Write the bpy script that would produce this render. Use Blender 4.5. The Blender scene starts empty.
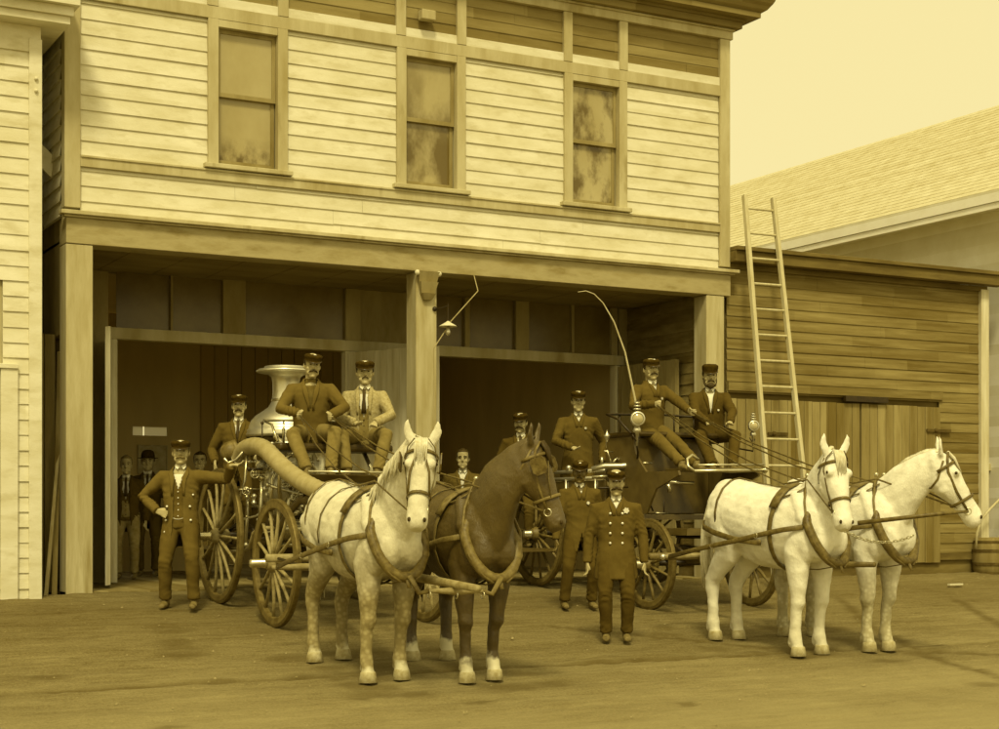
import bpy, bmesh, math, random
from mathutils import Vector, Matrix, noise, Quaternion
random.seed(7)
PI = math.pi
R = math.radians
scene = bpy.context.scene
COL = scene.collection

# ------------------------------------------------------------ camera geometry
TH = R(28.5); FPX = 1600.0; CXP = 499.5; HYP = 515.0
CAM = Vector((-4.245, -17.95, 0.855))
FW = Vector((math.sin(TH), math.cos(TH), 0)); RT = Vector((math.cos(TH), -math.sin(TH), 0))
def ray(px, py):
    return FW + RT * ((px - CXP) / FPX) + Vector((0, 0, (HYP - py) / FPX))
def on_y(px, py, y):
    r = ray(px, py); return CAM + r * ((y - CAM.y) / r.y)
def on_x(px, py, x):
    r = ray(px, py); return CAM + r * ((x - CAM.x) / r.x)

# ------------------------------------------------------------ sepia materials
def sep(v):
    K = [(0.0, .58, .04), (.03, .60, .06), (.1, .68, .13), (.2, .76, .22), (.33, .82, .34), (.6, .93, .62), (.9, .99, .90)]
    for (a, g0, b0), (b, g1, b1) in zip(K, K[1:]):
        if v <= b:
            t = (v - a) / (b - a); g = g0 + (g1 - g0) * t; bl = b0 + (b1 - b0) * t
            return (v, v * g, v * bl, 1)
    return (v, v * .99, v * .90, 1)

def new_mat(name):
    m = bpy.data.materials.new(name); m.use_nodes = True
    nt = m.node_tree; b = nt.nodes['Principled BSDF']
    return m, nt, b
def N(nt, t, **kw):
    n = nt.nodes.new(t)
    for k, v in kw.items():
        if k in n.inputs: n.inputs[k].default_value = v
        else: setattr(n, k, v)
    return n
def mat(name, v, var=.25, scale=6, stretch=(1, 1, 1), rough=.8, metal=0, bump=.15, bscale=None, spec=.3, spots=None, v2=None, coat=0, bdist=.01, board=None, bmix=.38):
    """sepia material: noise varied value; stretch scales the pattern; spots=(scale, lo, hi, value) adds a second colour; board=(axis,pitch) varies each board"""
    m, nt, b = new_mat(name); L = nt.links.new
    tc = N(nt, 'ShaderNodeTexCoord'); mp = N(nt, 'ShaderNodeMapping'); mp.inputs['Scale'].default_value = stretch
    L(tc.outputs['Object'], mp.inputs['Vector'])
    n1 = N(nt, 'ShaderNodeTexNoise', Scale=scale, Detail=6, Roughness=.62); L(mp.outputs[0], n1.inputs['Vector'])
    fac = n1.outputs['Fac']
    if board:
        ax, pitch, blen = board
        sx = N(nt, 'ShaderNodeSeparateXYZ'); L(tc.outputs['Object'], sx.inputs[0])
        d = N(nt, 'ShaderNodeMath', operation='DIVIDE'); L(sx.outputs[ax], d.inputs[0]); d.inputs[1].default_value = pitch
        fl = N(nt, 'ShaderNodeMath', operation='FLOOR'); L(d.outputs[0], fl.inputs[0])
        d2 = N(nt, 'ShaderNodeMath', operation='MULTIPLY_ADD'); L(fl.outputs[0], d2.inputs[0]); d2.inputs[1].default_value = 1.73
        o = N(nt, 'ShaderNodeMath', operation='DIVIDE'); L(sx.outputs['X' if ax == 'Z' else 'Z'], o.inputs[0]); o.inputs[1].default_value = blen
        L(o.outputs[0], d2.inputs[2])
        fl2 = N(nt, 'ShaderNodeMath', operation='FLOOR'); L(d2.outputs[0], fl2.inputs[0])
        cb = N(nt, 'ShaderNodeCombineXYZ'); L(fl.outputs[0], cb.inputs[0]); L(fl2.outputs[0], cb.inputs[1])
        wn = N(nt, 'ShaderNodeTexWhiteNoise'); L(cb.outputs[0], wn.inputs['Vector'])
        mx = N(nt, 'ShaderNodeMix'); mx.inputs[0].default_value = bmix; L(fac, mx.inputs[2]); L(wn.outputs['Value'], mx.inputs[3]); fac = mx.outputs[0]
    cr = N(nt, 'ShaderNodeValToRGB'); L(fac, cr.inputs[0])
    cr.color_ramp.elements[0].position = .3; cr.color_ramp.elements[0].color = sep(v * (1 - var))
    cr.color_ramp.elements[1].position = .7; cr.color_ramp.elements[1].color = sep((v2 if v2 else v * (1 + var)))
    out = cr.outputs[0]
    if spots:
        sc, lo, hi, sv = spots
        n2 = N(nt, 'ShaderNodeTexNoise', Scale=sc, Detail=5, Roughness=.6); L(mp.outputs[0], n2.inputs['Vector'])
        mr = N(nt, 'ShaderNodeMapRange'); L(n2.outputs['Fac'], mr.inputs[0]); mr.inputs[1].default_value = lo; mr.inputs[2].default_value = hi
        mc = N(nt, 'ShaderNodeMix', data_type='RGBA'); L(mr.outputs[0], mc.inputs[0]); L(out, mc.inputs[6]); mc.inputs[7].default_value = sep(sv); out = mc.outputs[2]
    L(out, b.inputs['Base Color'])
    b.inputs['Roughness'].default_value = rough; b.inputs['Metallic'].default_value = metal
    b.inputs['Specular IOR Level'].default_value = spec; b.inputs['Coat Weight'].default_value = coat
    if bump:
        n3 = N(nt, 'ShaderNodeTexNoise', Scale=bscale or scale * 4, Detail=5, Roughness=.65); L(mp.outputs[0], n3.inputs['Vector'])
        bp = N(nt, 'ShaderNodeBump', Strength=bump, Distance=bdist); L(n3.outputs['Fac'], bp.inputs['Height']); L(bp.outputs[0], b.inputs['Normal'])
    return m

M = {}
M['siding'] = mat('painted clapboard', .70, .13, 2.6, (.6, 1, 1.6), .75, bump=.3, bscale=60, spots=(4.5, .52, .78, .54), board=('Z', .17, 3.7), bmix=.12)
M['trim'] = mat('weathered trim paint', .46, .22, 3, (1, 1, .25), .8, bump=.25, bscale=50, spots=(4, .6, .8, .26))
M['beam'] = mat('weathered beam paint', .40, .3, 2.6, (.5, 1, 1.5), .85, bump=.3, bscale=40, spots=(2.6, .5, .68, .24))
M['post'] = mat('post paint', .46, .2, 4, (2, 2, .25), .8, bump=.3, bscale=30, spots=(3, .58, .75, .30))
M['frieze'] = mat('dark frieze boards', .26, .28, 2.2, (.5, 1, 3), .85, bump=.25, bscale=40, board=('Z', .14, 2.9))
M['porch'] = mat('porch wood', .30, .3, 3, (1, 1, .3), .8, bump=.3, bscale=40)
M['ceil'] = mat('porch ceiling', .24, .3, 3, (.3, 1, 1), .85, bump=.2)
M['inside'] = mat('dark interior wood', .62, .12, 2, (1, 1, .3), .9, bump=.2, spec=.1)
for e_, k_ in zip([n for n in M['inside'].node_tree.nodes if n.type == 'VALTORGB'][0].color_ramp.elements, (.46, .56)): e_.color = (k_, k_ * .80, k_ * .34, 1)
M['door'] = mat('door paint', .60, .22, 3, (3, 3, .3), .75, bump=.25, bscale=40)
M['oldwood'] = mat('bare weathered wood', .225, .4, 2.8, (.3, 1, 4), .9, bump=.4, bscale=30, spots=(1.3, .48, .72, .15), board=('Z', .15, 2.3), spec=.15, bmix=.2)
M['oldwood_v'] = mat('bare weathered planks', .26, .36, 2.6, (3, 3, .3), .9, bump=.4, bscale=30, board=('X', .16, 9), spots=(1.6, .52, .75, .16), spec=.15)
M['fascia'] = mat('dark old fascia', .14, .4, 2.4, (.4, 1, 2), .9, bump=.3, spots=(2, .55, .75, .24))
M['roof'] = mat('pale shingle roof', .54, .16, 5, (1, 1, 1), .85, bump=.5, bscale=40, board=('Z', .0876, 4), bmix=.15)
M['barnwall'] = mat('pale barn wall', .80, .12, 2, (1, 1, 1), .8, bump=.2, board=('Z', .16, 4))
M['white_wood'] = mat('pale paint', .66, .12, 3, (1, 1, .5), .7, bump=.2)
M['ladder'] = mat('ladder wood', .52, .15, 5, (3, 3, .3), .6, bump=.2, bscale=30)
M['pole'] = mat('stripped pole', .38, .2, 5, (3, 3, .3), .7, bump=.2)
M['iron'] = mat('black iron', .035, .4, 12, rough=.5, bump=.15, spec=.4)
M['steel'] = mat('bright steel', .62, .15, 14, rough=.28, metal=.9, bump=.05)
M['nickel'] = mat('polished nickel', .74, .12, 6, rough=.36, metal=.85, bump=.04)
M['brass'] = mat('brass', .55, .2, 9, rough=.25, metal=.9, bump=.05)
M['rust'] = mat('rusty bracket', .10, .4, 10, rough=.9)
M['paper'] = mat('paper', .70, .06, 3, rough=.9, bump=.05)
M['paper2'] = mat('faded print', .42, .2, 8, rough=.9, bump=.05)

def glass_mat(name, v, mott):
    m = mat(name, v, .16, 1.1, (1, 1, .6), .12, bump=.08, bscale=3, spec=.5, spots=mott)  # mott: dark mottling painted into the glass in place of reflections
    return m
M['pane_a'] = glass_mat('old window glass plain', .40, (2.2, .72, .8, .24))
M['pane_b'] = glass_mat('old window glass painted reflection mottles', .40, (1.7, .43, .58, .14))  # mottles paint a dark street reflection, strongest low down
M['pane_c'] = glass_mat('old window glass painted reflection streaks', .42, (3.4, .46, .62, .13))  # dark streaks of reflection painted into the glass colour
M['pane_d'] = glass_mat('old window glass painted reflection foot', .38, (8, .38, .62, .12))  # dark foliage reflection painted along the bottom
def low_only(m, z0, z1):
    nt = m.node_tree; mc = [n for n in nt.nodes if n.type == 'MIX' and n.data_type == 'RGBA'][0]; L = nt.links.new; src = mc.inputs[0].links[0].from_socket
    tc = N(nt, 'ShaderNodeTexCoord'); s = N(nt, 'ShaderNodeSeparateXYZ'); L(tc.outputs['Object'], s.inputs[0])
    r = N(nt, 'ShaderNodeMapRange'); L(s.outputs['Z'], r.inputs[0]); r.inputs[1].default_value = z1; r.inputs[2].default_value = z0
    mu = N(nt, 'ShaderNodeMath', operation='MULTIPLY'); L(src, mu.inputs[0]); L(r.outputs[0], mu.inputs[1]); L(mu.outputs[0], mc.inputs[0])
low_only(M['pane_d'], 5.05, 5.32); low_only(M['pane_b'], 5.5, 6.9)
M['transom'] = mat('dusty transom glass', .17, .3, 1.6, rough=.25, bump=.06, spec=.4)

# ------------------------------------------------------------ mesh collector
class MB:
    def __init__(s): s.bm = bmesh.new()
    def _faces(s, vs, fs):
        v = [s.bm.verts.new(p) for p in vs]
        for f in fs:
            try: s.bm.faces.new([v[i] for i in f])
            except ValueError: pass
    def box(s, x0, x1, y0, y1, z0, z1, mtx=None):
        vs = [Vector((x, y, z)) for z in (z0, z1) for y in (y0, y1) for x in (x0, x1)]
        if mtx: vs = [mtx @ p for p in vs]
        s._faces(vs, [(0, 2, 3, 1), (4, 5, 7, 6), (0, 1, 5, 4), (2, 6, 7, 3), (0, 4, 6, 2), (1, 3, 7, 5)]); return s
    def bar(s, p, q, w, h, up=(0, 0, 1)):
        p = Vector(p); q = Vector(q); d = (q - p).normalized(); u = Vector(up)
        if abs(d.dot(u)) > .98: u = Vector((0, 1, 0))
        sx = d.cross(u).normalized(); sz = sx.cross(d)
        vs = [c + sx * a * w / 2 + sz * b * h / 2 for c in (p, q) for b in (-1, 1) for a in (-1, 1)]
        s._faces(vs, [(0, 2, 3, 1), (4, 5, 7, 6), (0, 1, 5, 4), (2, 6, 7, 3), (0, 4, 6, 2), (1, 3, 7, 5)]); return s
    def tube(s, pts, rad, seg=8, cap=True, closed=False, flat=None):
        """rad: number or list of r or (ra, rb); flat: reference vector for the first radius axis"""
        pts = [Vector(p) for p in pts]; n = len(pts)
        if not isinstance(rad, list): rad = [rad] * n
        rings = []; ref = Vector(flat) if flat else None; prev = None
        for i, p in enumerate(pts):
            a = pts[(i - 1) % n] if (closed or i) else p
            b = pts[(i + 1) % n] if (closed or i < n - 1) else p
            d = (b - a).normalized() if (b - a).length > 1e-9 else Vector((0, 0, 1))
            if ref: u = ref - d * ref.dot(d)
            elif prev is None:
                r0 = Vector((0, 0, 1)) if abs(d.z) < .9 else Vector((1, 0, 0)); u = r0 - d * r0.dot(d)
            else: u = prev - d * prev.dot(d)
            if u.length < 1e-6: u = d.orthogonal()
            u.normalize(); prev = u; w = d.cross(u)
            ra, rb = rad[i] if isinstance(rad[i], (list, tuple)) else (rad[i], rad[i])
            rings.append([s.bm.verts.new(p + u * math.cos(2 * PI * k / seg) * ra + w * math.sin(2 * PI * k / seg) * rb) for k in range(seg)])
        m = n if closed else n - 1
        for i in range(m):
            A, B = rings[i], rings[(i + 1) % n]
            for k in range(seg): s.bm.faces.new((A[k], A[(k + 1) % seg], B[(k + 1) % seg], B[k]))
        if cap and not closed:
            s.bm.faces.new(list(reversed(rings[0]))); s.bm.faces.new(rings[-1])
        return s
    def lathe(s, prof, c=(0, 0, 0), axis=(0, 0, 1), seg=24, cap=True):
        c = Vector(c); a = Vector(axis).normalized(); q = Vector((0, 0, 1)).rotation_difference(a)
        rings = []
        for r, h in prof:
            rings.append([s.bm.verts.new(c + q @ Vector((r * math.cos(2 * PI * k / seg), r * math.sin(2 * PI * k / seg), h))) for k in range(seg)])
        for A, B in zip(rings, rings[1:]):
            for k in range(seg): s.bm.faces.new((A[k], A[(k + 1) % seg], B[(k + 1) % seg], B[k]))
        if cap:
            s.bm.faces.new(list(reversed(rings[0]))); s.bm.faces.new(rings[-1])
        return s
    def ell(s, c, r, seg=14, rings=9, q=None):
        c = Vector(c); r = (r, r, r) if not isinstance(r, (tuple, list)) else r
        rows = []
        for i in range(rings + 1):
            t = PI * i / rings
            if i in (0, rings): rows.append([Vector((0, 0, r[2] * math.cos(t)))])
            else: rows.append([Vector((r[0] * math.sin(t) * math.cos(2 * PI * k / seg), r[1] * math.sin(t) * math.sin(2 * PI * k / seg), r[2] * math.cos(t))) for k in range(seg)])
        rows = [[s.bm.verts.new(c + (q @ p if q else p)) for p in row] for row in rows]
        for A, B in zip(rows, rows[1:]):
            for k in range(seg):
                k2 = (k + 1) % seg
                if len(A) == 1: s.bm.faces.new((A[0], B[k], B[k2]))
                elif len(B) == 1: s.bm.faces.new((A[k2], A[k], B[0]))
                else: s.bm.faces.new((A[k], B[k], B[k2], A[k2]))
        return s
    def face(s, pts):
        s.bm.faces.new([s.bm.verts.new(p) for p in pts]); return s
    def build(s, name, m, parent=None, smooth=False, bevel=0, ws=False):
        bmesh.ops.recalc_face_normals(s.bm, faces=s.bm.faces)
        me = bpy.data.meshes.new(name); s.bm.to_mesh(me); s.bm.free()
        if m: me.materials.append(m)
        o = bpy.data.objects.new(name, me); COL.objects.link(o)
        if smooth: me.polygons.foreach_set('use_smooth', [True] * len(me.polygons))
        if parent is not None:
            o.parent = parent
            if ws: me.transform(world_of(parent).inverted())
        if bevel:
            bv = o.modifiers.new('bevel', 'BEVEL'); bv.width = bevel; bv.segments = 2; bv.limit_method = 'ANGLE'
        return o

def world_of(o):
    m = Matrix.LocRotScale(o.location, o.rotation_euler, o.scale)
    return world_of(o.parent) @ m if o.parent else m
def tag(o, label=None, cat=None, group=None, kind=None):
    if label: o['label'] = label
    if cat: o['category'] = cat
    if group: o['group'] = group
    if kind: o['kind'] = kind
    return o
def empty(name, loc, rz=0, label=None, cat=None, group=None):
    o = bpy.data.objects.new(name, None); COL.objects.link(o); o.location = loc; o.rotation_euler = (0, 0, rz)
    o.empty_display_size = .1
    return tag(o, label, cat, group)

# ------------------------------------------------------------ camera, light, sky
cd = bpy.data.cameras.new('camera'); cam = bpy.data.objects.new('camera', cd); COL.objects.link(cam)
cam.location = CAM; cam.rotation_euler = (R(90), 0, -TH)
cd.sensor_width = 36; cd.sensor_fit = 'HORIZONTAL'; cd.lens = 36 * FPX / 999; cd.shift_y = (HYP - 364.5) / 999
cd.clip_end = 3000; cd.clip_start = .1
scene.camera = cam

SUN_EL, SUN_AZ = R(52), R(28)      # azimuth measured from -y towards -x (the sun stands behind the camera's left shoulder)
w = bpy.data.worlds.new('World'); scene.world = w; w.use_nodes = True
nt = w.node_tree; L = nt.links.new; bg = nt.nodes['Background']
sky = N(nt, 'ShaderNodeTexSky'); sky.sky_type = 'NISHITA'; sky.sun_disc = False; sky.sun_elevation = SUN_EL; sky.sun_rotation = PI + SUN_AZ
sky.dust_density = 6; sky.air_density = 1.5
bwn = N(nt, 'ShaderNodeRGBToBW'); L(sky.outputs[0], bwn.inputs[0])
mxs = N(nt, 'ShaderNodeMix'); mxs.inputs[0].default_value = .75; L(bwn.outputs[0], mxs.inputs[2]); mxs.inputs[3].default_value = 8.4   # a bright overcast veil over the clear sky
mul = N(nt, 'ShaderNodeMix', data_type='RGBA', blend_type='MULTIPLY'); mul.inputs[0].default_value = 1
L(mxs.outputs[0], mul.inputs[6]); mul.inputs[7].default_value = (1.0, .855, .40, 1)
L(mul.outputs[2], bg.inputs['Color']); bg.inputs['Strength'].default_value = .135
sd = bpy.data.lights.new('sun', 'SUN'); sd.energy = 2.4; sd.angle = R(10); sd.color = (1, .88, .47)
so = bpy.data.objects.new('sun', sd); COL.objects.link(so)
sdir = Vector((-math.sin(SUN_AZ) * math.cos(SUN_EL), -math.cos(SUN_AZ) * math.cos(SUN_EL), math.sin(SUN_EL)))
so.rotation_euler = sdir.to_track_quat('Z', 'Y').to_euler()
scene.view_settings.view_transform = 'Standard'; scene.view_settings.look = 'None'; scene.view_settings.exposure = 0
scene.render.engine = 'CYCLES'

# ------------------------------------------------------------ ground
def gz(y): return .083 * y if y > -9.5 else -.7885
gz0 = gz
def gmat():
    m, nt, b = new_mat('muddy plank street'); L = nt.links.new
    tc = N(nt, 'ShaderNodeTexCoord'); g = N(nt, 'ShaderNodeSeparateXYZ'); L(tc.outputs['Object'], g.inputs[0])
    def noi(sc, st, det=6, ro=.6):
        mp = N(nt, 'ShaderNodeMapping'); mp.inputs['Scale'].default_value = st; L(tc.outputs['Object'], mp.inputs[0])
        n = N(nt, 'ShaderNodeTexNoise', Scale=sc, Detail=det, Roughness=ro); L(mp.outputs[0], n.inputs['Vector']); return n.outputs['Fac']
    a = noi(.8, (.7, 1.2, 1)); bb = noi(5, (.6, 1.5, 1), 8, .7); c = noi(46, (1, 1, 1), 9, .85)
    def mix(x, y, f):
        n = N(nt, 'ShaderNodeMix'); n.inputs[0].default_value = f; L(x, n.inputs[2]); L(y, n.inputs[3]); return n.outputs[0]
    mpr = N(nt, 'ShaderNodeMapping'); mpr.inputs['Rotation'].default_value = (0, 0, R(24)); mpr.inputs['Scale'].default_value = (.22, 4.2, 1); L(tc.outputs['Object'], mpr.inputs[0])
    nst = N(nt, 'ShaderNodeTexNoise', Scale=3.2, Detail=8, Roughness=.7); L(mpr.outputs[0], nst.inputs['Vector'])
    f = mix(mix(mix(a, bb, .4), nst.outputs['Fac'], .42), c, .52)
    cr = N(nt, 'ShaderNodeValToRGB'); L(f, cr.inputs[0]); e = cr.color_ramp.elements
    e[0].position = .41; e[0].color = sep(.11); e[1].position = .61; e[1].color = sep(.38)
    # paler away from the building
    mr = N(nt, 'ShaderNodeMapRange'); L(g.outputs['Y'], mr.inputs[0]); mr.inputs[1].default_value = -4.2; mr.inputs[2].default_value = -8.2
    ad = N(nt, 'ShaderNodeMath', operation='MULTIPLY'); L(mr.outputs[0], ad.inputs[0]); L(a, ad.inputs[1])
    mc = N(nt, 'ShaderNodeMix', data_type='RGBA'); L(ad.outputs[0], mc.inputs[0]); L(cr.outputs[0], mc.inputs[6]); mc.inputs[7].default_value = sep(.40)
    # fine pale and dark grit
    vo = N(nt, 'ShaderNodeTexVoronoi', Scale=22, Randomness=1); L(tc.outputs['Object'], vo.inputs['Vector'])
    m2 = N(nt, 'ShaderNodeMapRange'); L(vo.outputs['Distance'], m2.inputs[0]); m2.inputs[1].default_value = .1; m2.inputs[2].default_value = .04
    gate = N(nt, 'ShaderNodeMath', operation='GREATER_THAN'); L(vo.outputs['Color'], gate.inputs[0]); gate.inputs[1].default_value = .82
    m3 = N(nt, 'ShaderNodeMath', operation='MULTIPLY'); L(m2.outputs[0], m3.inputs[0]); L(gate.outputs[0], m3.inputs[1])
    mc2 = N(nt, 'ShaderNodeMix', data_type='RGBA'); L(m3.outputs[0], mc2.inputs[0]); L(mc.outputs[2], mc2.inputs[6]); mc2.inputs[7].default_value = sep(.5)
    at_ = N(nt, 'ShaderNodeAttribute'); at_.attribute_name = 'ground_dark'
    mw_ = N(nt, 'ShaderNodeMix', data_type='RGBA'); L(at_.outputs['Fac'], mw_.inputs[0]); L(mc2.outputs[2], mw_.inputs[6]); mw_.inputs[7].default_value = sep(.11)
    L(mw_.outputs[2], b.inputs['Base Color']); b.inputs['Roughness'].default_value = .92; b.inputs['Specular IOR Level'].default_value = .15
    bp = N(nt, 'ShaderNodeBump', Strength=.9, Distance=.04); L(f, bp.inputs['Height']); L(bp.outputs[0], b.inputs['Normal'])
    return m
def axis(lo, hi, step, far):
    n = int(round((hi - lo) / step)); a = [lo + step * i for i in range(n + 1)]
    ext = [1, 3, 8, 20, 60, 200, far]
    return [lo - e for e in reversed(ext)] + a + [hi + e for e in ext]
xs = axis(-9, 18, .09, 900); ys = axis(-9.6, -.01, .06, 900)
def sdist(x, y, pts):
    best = 9
    for (x0, y0), (x1, y1) in zip(pts, pts[1:]):
        dx, dy = x1 - x0, y1 - y0; t = max(0, min(1, ((x - x0) * dx + (y - y0) * dy) / (dx * dx + dy * dy))); best = min(best, math.hypot(x - x0 - t * dx, y - y0 - t * dy))
    return best
tracks = [[(9.2, -2.2), (7.9, -4.2), (6.9, -6.2), (6.3, -9.6)], [(10.9, -2.4), (9.6, -4.4), (8.6, -6.4), (8.0, -9.6)], [(4.2, -3.5), (5.4, -5.2), (8.2, -6.5), (14, -7.4)], [(-6, -5.9), (-1, -5.65), (3.5, -5.62), (9, -5.7)]]
spots = [(random.uniform(-3, 11), random.uniform(-8, -1), random.uniform(.05, .22)) for _ in range(26)] + [(1.2 + random.uniform(-.6, 1.6), random.uniform(-6.6, -4.4), random.uniform(.1, .28)) for _ in range(22)] + [(6.1 + random.uniform(-1, 1.2), random.uniform(-6.4, -4), random.uniform(.1, .28)) for _ in range(22)] + [(.35, -2.6, .22), (.3, -3.0, .2), (.15, -3.5, .2), (.1, -3.9, .22), (0, -4.3, .25)]
def ground_dark(x, y):  # darkens wheel tracks, hoof scuffs and spots, and a band before the building
    w_ = 0; n_ = noise.noise((x * 3, y * 3, 7)) * .12
    for t in tracks:
        d_ = sdist(x, y, t) + n_ * .6
        if d_ < .3: w_ = max(w_, .75 * math.exp(-(d_ / .07) ** 2))
    for sx_, sy_, r_ in spots:
        if abs(sx_ - x) < .5 and abs(sy_ - y) < .5: w_ = max(w_, .55 * math.exp(-((math.hypot((sx_ - x), (sy_ - y) * 1.3) + n_ * .7) / r_) ** 4))
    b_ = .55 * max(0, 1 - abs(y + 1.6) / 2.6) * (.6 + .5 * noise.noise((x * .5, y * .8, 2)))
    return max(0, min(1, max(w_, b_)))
bm = bmesh.new(); rows = []; dark_l = bm.verts.layers.float.new('ground_dark')
for y in ys:
    row = []
    for x in xs:
        z = gz(y) if y < 0 else -.06
        if -9 <= x <= 18 and -9.7 < y < 0:
            d = .016 * noise.noise((x * 1.1, y * 3, 0)) + .012 * noise.noise((x * 5, y * 7, 3)) + .011 * noise.noise((x * 13, y * 15, 9)) + .007 * noise.noise((x * 31, y * 33, 5))
            # wheel ruts running along the street and a dip under the apron edge
            for ry, dp in ((-5.62, .030), (-6.9, .018), (-7.35, .014), (-8.4, .02)):
                yy = y - ry - .10 * noise.noise((x * .25, ry, 1)) - .03 * noise.noise((x * 1.5, ry, 4))
                d -= dp * math.exp(-(yy / .045) ** 2) - .35 * dp * math.exp(-((yy + .11) / .05) ** 2)
            d -= .015 * math.exp(-(((y * 3.6 + .12 * noise.noise((x * .4, y, 2))) % 1 - .5) / .06) ** 2) * (.4 + noise.noise((x * .7, y * 3, 8)))
            z += d - .012
        v_ = bm.verts.new((x, y, z)); v_[dark_l] = ground_dark(x, y) if -9 <= x <= 18 and -9.7 < y < 0 else .2; row.append(v_)
    rows.append(row)
for A, B in zip(rows, rows[1:]):
    for i in range(len(A) - 1): bm.faces.new((A[i], A[i + 1], B[i + 1], B[i]))
g_ = MB(); g_.bm = bm
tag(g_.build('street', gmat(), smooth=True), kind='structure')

rg = random.Random(5); mb = MB()
for i in range(1100):
    x = rg.uniform(-6, 14); y = -9.3 + 9.0 * rg.random() ** 1.2; r_ = rg.uniform(.004, .012) * (1.8 if rg.random() < .04 else 1)
    c = Vector((x, y, gz(y) - .010 + r_ * .3)); vs = [c + Vector((rg.uniform(.6, 1.3) * r_ * math.cos(a), rg.uniform(.6, 1.3) * r_ * math.sin(a), rg.uniform(-.3, .1) * r_)) for a in (0, 1.3, 2.5, 3.8, 5.1)] + [c + Vector((0, 0, r_ * rg.uniform(.5, .9)))]
    mb._faces(vs, [(0, 1, 5), (1, 2, 5), (2, 3, 5), (3, 4, 5), (4, 0, 5)])
tag(mb.build('gravel', mat('pale grit', .30, .5, 30, rough=.9), None), kind='stuff')
# ------------------------------------------------------------ building helpers
def siding_rows(mb, x0, x1, z0, z1, y, pitch, holes=(), lap=.019, thick=.012):
    """real lapped boards facing -y"""
    z = z0
    while z < z1 - 1e-4:
        zt = min(z + pitch, z1); zc = (z + zt) / 2
        segs = [(x0, x1)]
        for hx0, hx1, hz0, hz1 in holes:
            if hz0 < zc < hz1:
                ns = []
                for a, b in segs:
                    if hx1 <= a or hx0 >= b: ns.append((a, b)); continue
                    if a < hx0: ns.append((a, hx0))
                    if b > hx1: ns.append((hx1, b))
                segs = ns
        for a, b in segs:
            cuts = [a]; 
            while b - cuts[-1] > 3.4: cuts.append(cuts[-1] + random.uniform(1.6, 3.2))
            cuts.append(b)
            for p, q in zip(cuts, cuts[1:]):
                if q - p < .01: continue
                dz = random.uniform(-.004, .004); o = lap + random.uniform(-.003, .004); q2 = q - (.003 if q < b else 0)
                vs = [(p, y - o, z + dz), (q2, y - o, z + dz), (q2, y - .004, zt + .01), (p, y - .004, zt + .01),
                      (p, y, z + dz), (q2, y, z + dz), (q2, y + thick, zt + .01), (p, y + thick, zt + .01)]
                mb._faces([Vector(v) for v in vs], [(0, 1, 2, 3), (0, 4, 5, 1), (0, 3, 7, 4), (1, 5, 6, 2), (3, 2, 6, 7)])
        z = zt
    return mb
def planks_v(mb, x0, x1, z0, z1, y0, y1, pitch, gap=.006, mtx=None, jit=.01):
    n = max(1, round((x1 - x0) / pitch)); p = (x1 - x0) / n
    for i in range(n):
        o = random.uniform(0, .006)
        mb.box(x0 + i * p + gap / 2, x0 + (i + 1) * p - gap / 2, y0 - o, y1 - o, z0 + random.uniform(0, jit), z1 - random.uniform(0, jit), mtx)
    return mb

# ============================================================ FIRE STATION
fs = empty('fire_station', (0, 0, 0), 0, 'two storey clapboard fire house with open engine bays under a heavy beam', 'building')
W = 9.1
# --- upper wall with the three window holes
wins = [(1.64, 2.62), (4.05, 5.0), (6.45, 7.42)]
holes = [(a, b, 4.86, 6.62) for a, b in wins]
mb = MB()
siding_rows(mb, .17, 8.94, 4.20, 4.745, .02, .17, ())
siding_rows(mb, .17, 8.94, 4.88, 6.62, .02, .17, holes)
mb.build('clapboard_wall', M['siding'], fs)
mb = MB()  # core of the upper storey behind the boards
segs = [0.0] + [v for w_ in wins for v in (w_[0] + .12, w_[1] - .12)] + [W]
for a, b in zip(segs[::2], segs[1::2]): mb.box(a + .005, b - .005 if b == W else b, .045, .2, 4.0, 7.7)
for a, b in wins: mb.box(a + .12, b - .12, .045, .2, 4.0, 4.95); mb.box(a + .12, b - .12, .045, .2, 6.56, 7.7)
mb.build('wall_core', M['trim'], fs)
# side walls
mb = MB()
for sx, x in ((1, .0), (-1, W)):
    z = 4.2
    while z < 7.5:
        o = .026
        for p, q in ((.13, 3.0), (3.0, 6.2), (6.2, 9.0)):
            xx = x - sx * o
            mb._faces([Vector(v) for v in ((xx, p, z), (xx, q, z), (x - sx * .003, q, z + .175), (x - sx * .003, p, z + .175), (x + sx * .02, p, z), (x + sx * .02, q, z))], [(0, 1, 2, 3), (0, 4, 5, 1)])
        z += .17
    mb.build('side_clapboards', M['siding'], fs); mb = MB()
mb.bm.free()
MB().box(.03, .15, .21, 9, 2.9, 7.6).build('side_wall', M['porch'], fs); MB().box(W - .115, W - .03, .21, 9, 0, 7.6).build('side_wall', M['porch'], fs)
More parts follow.
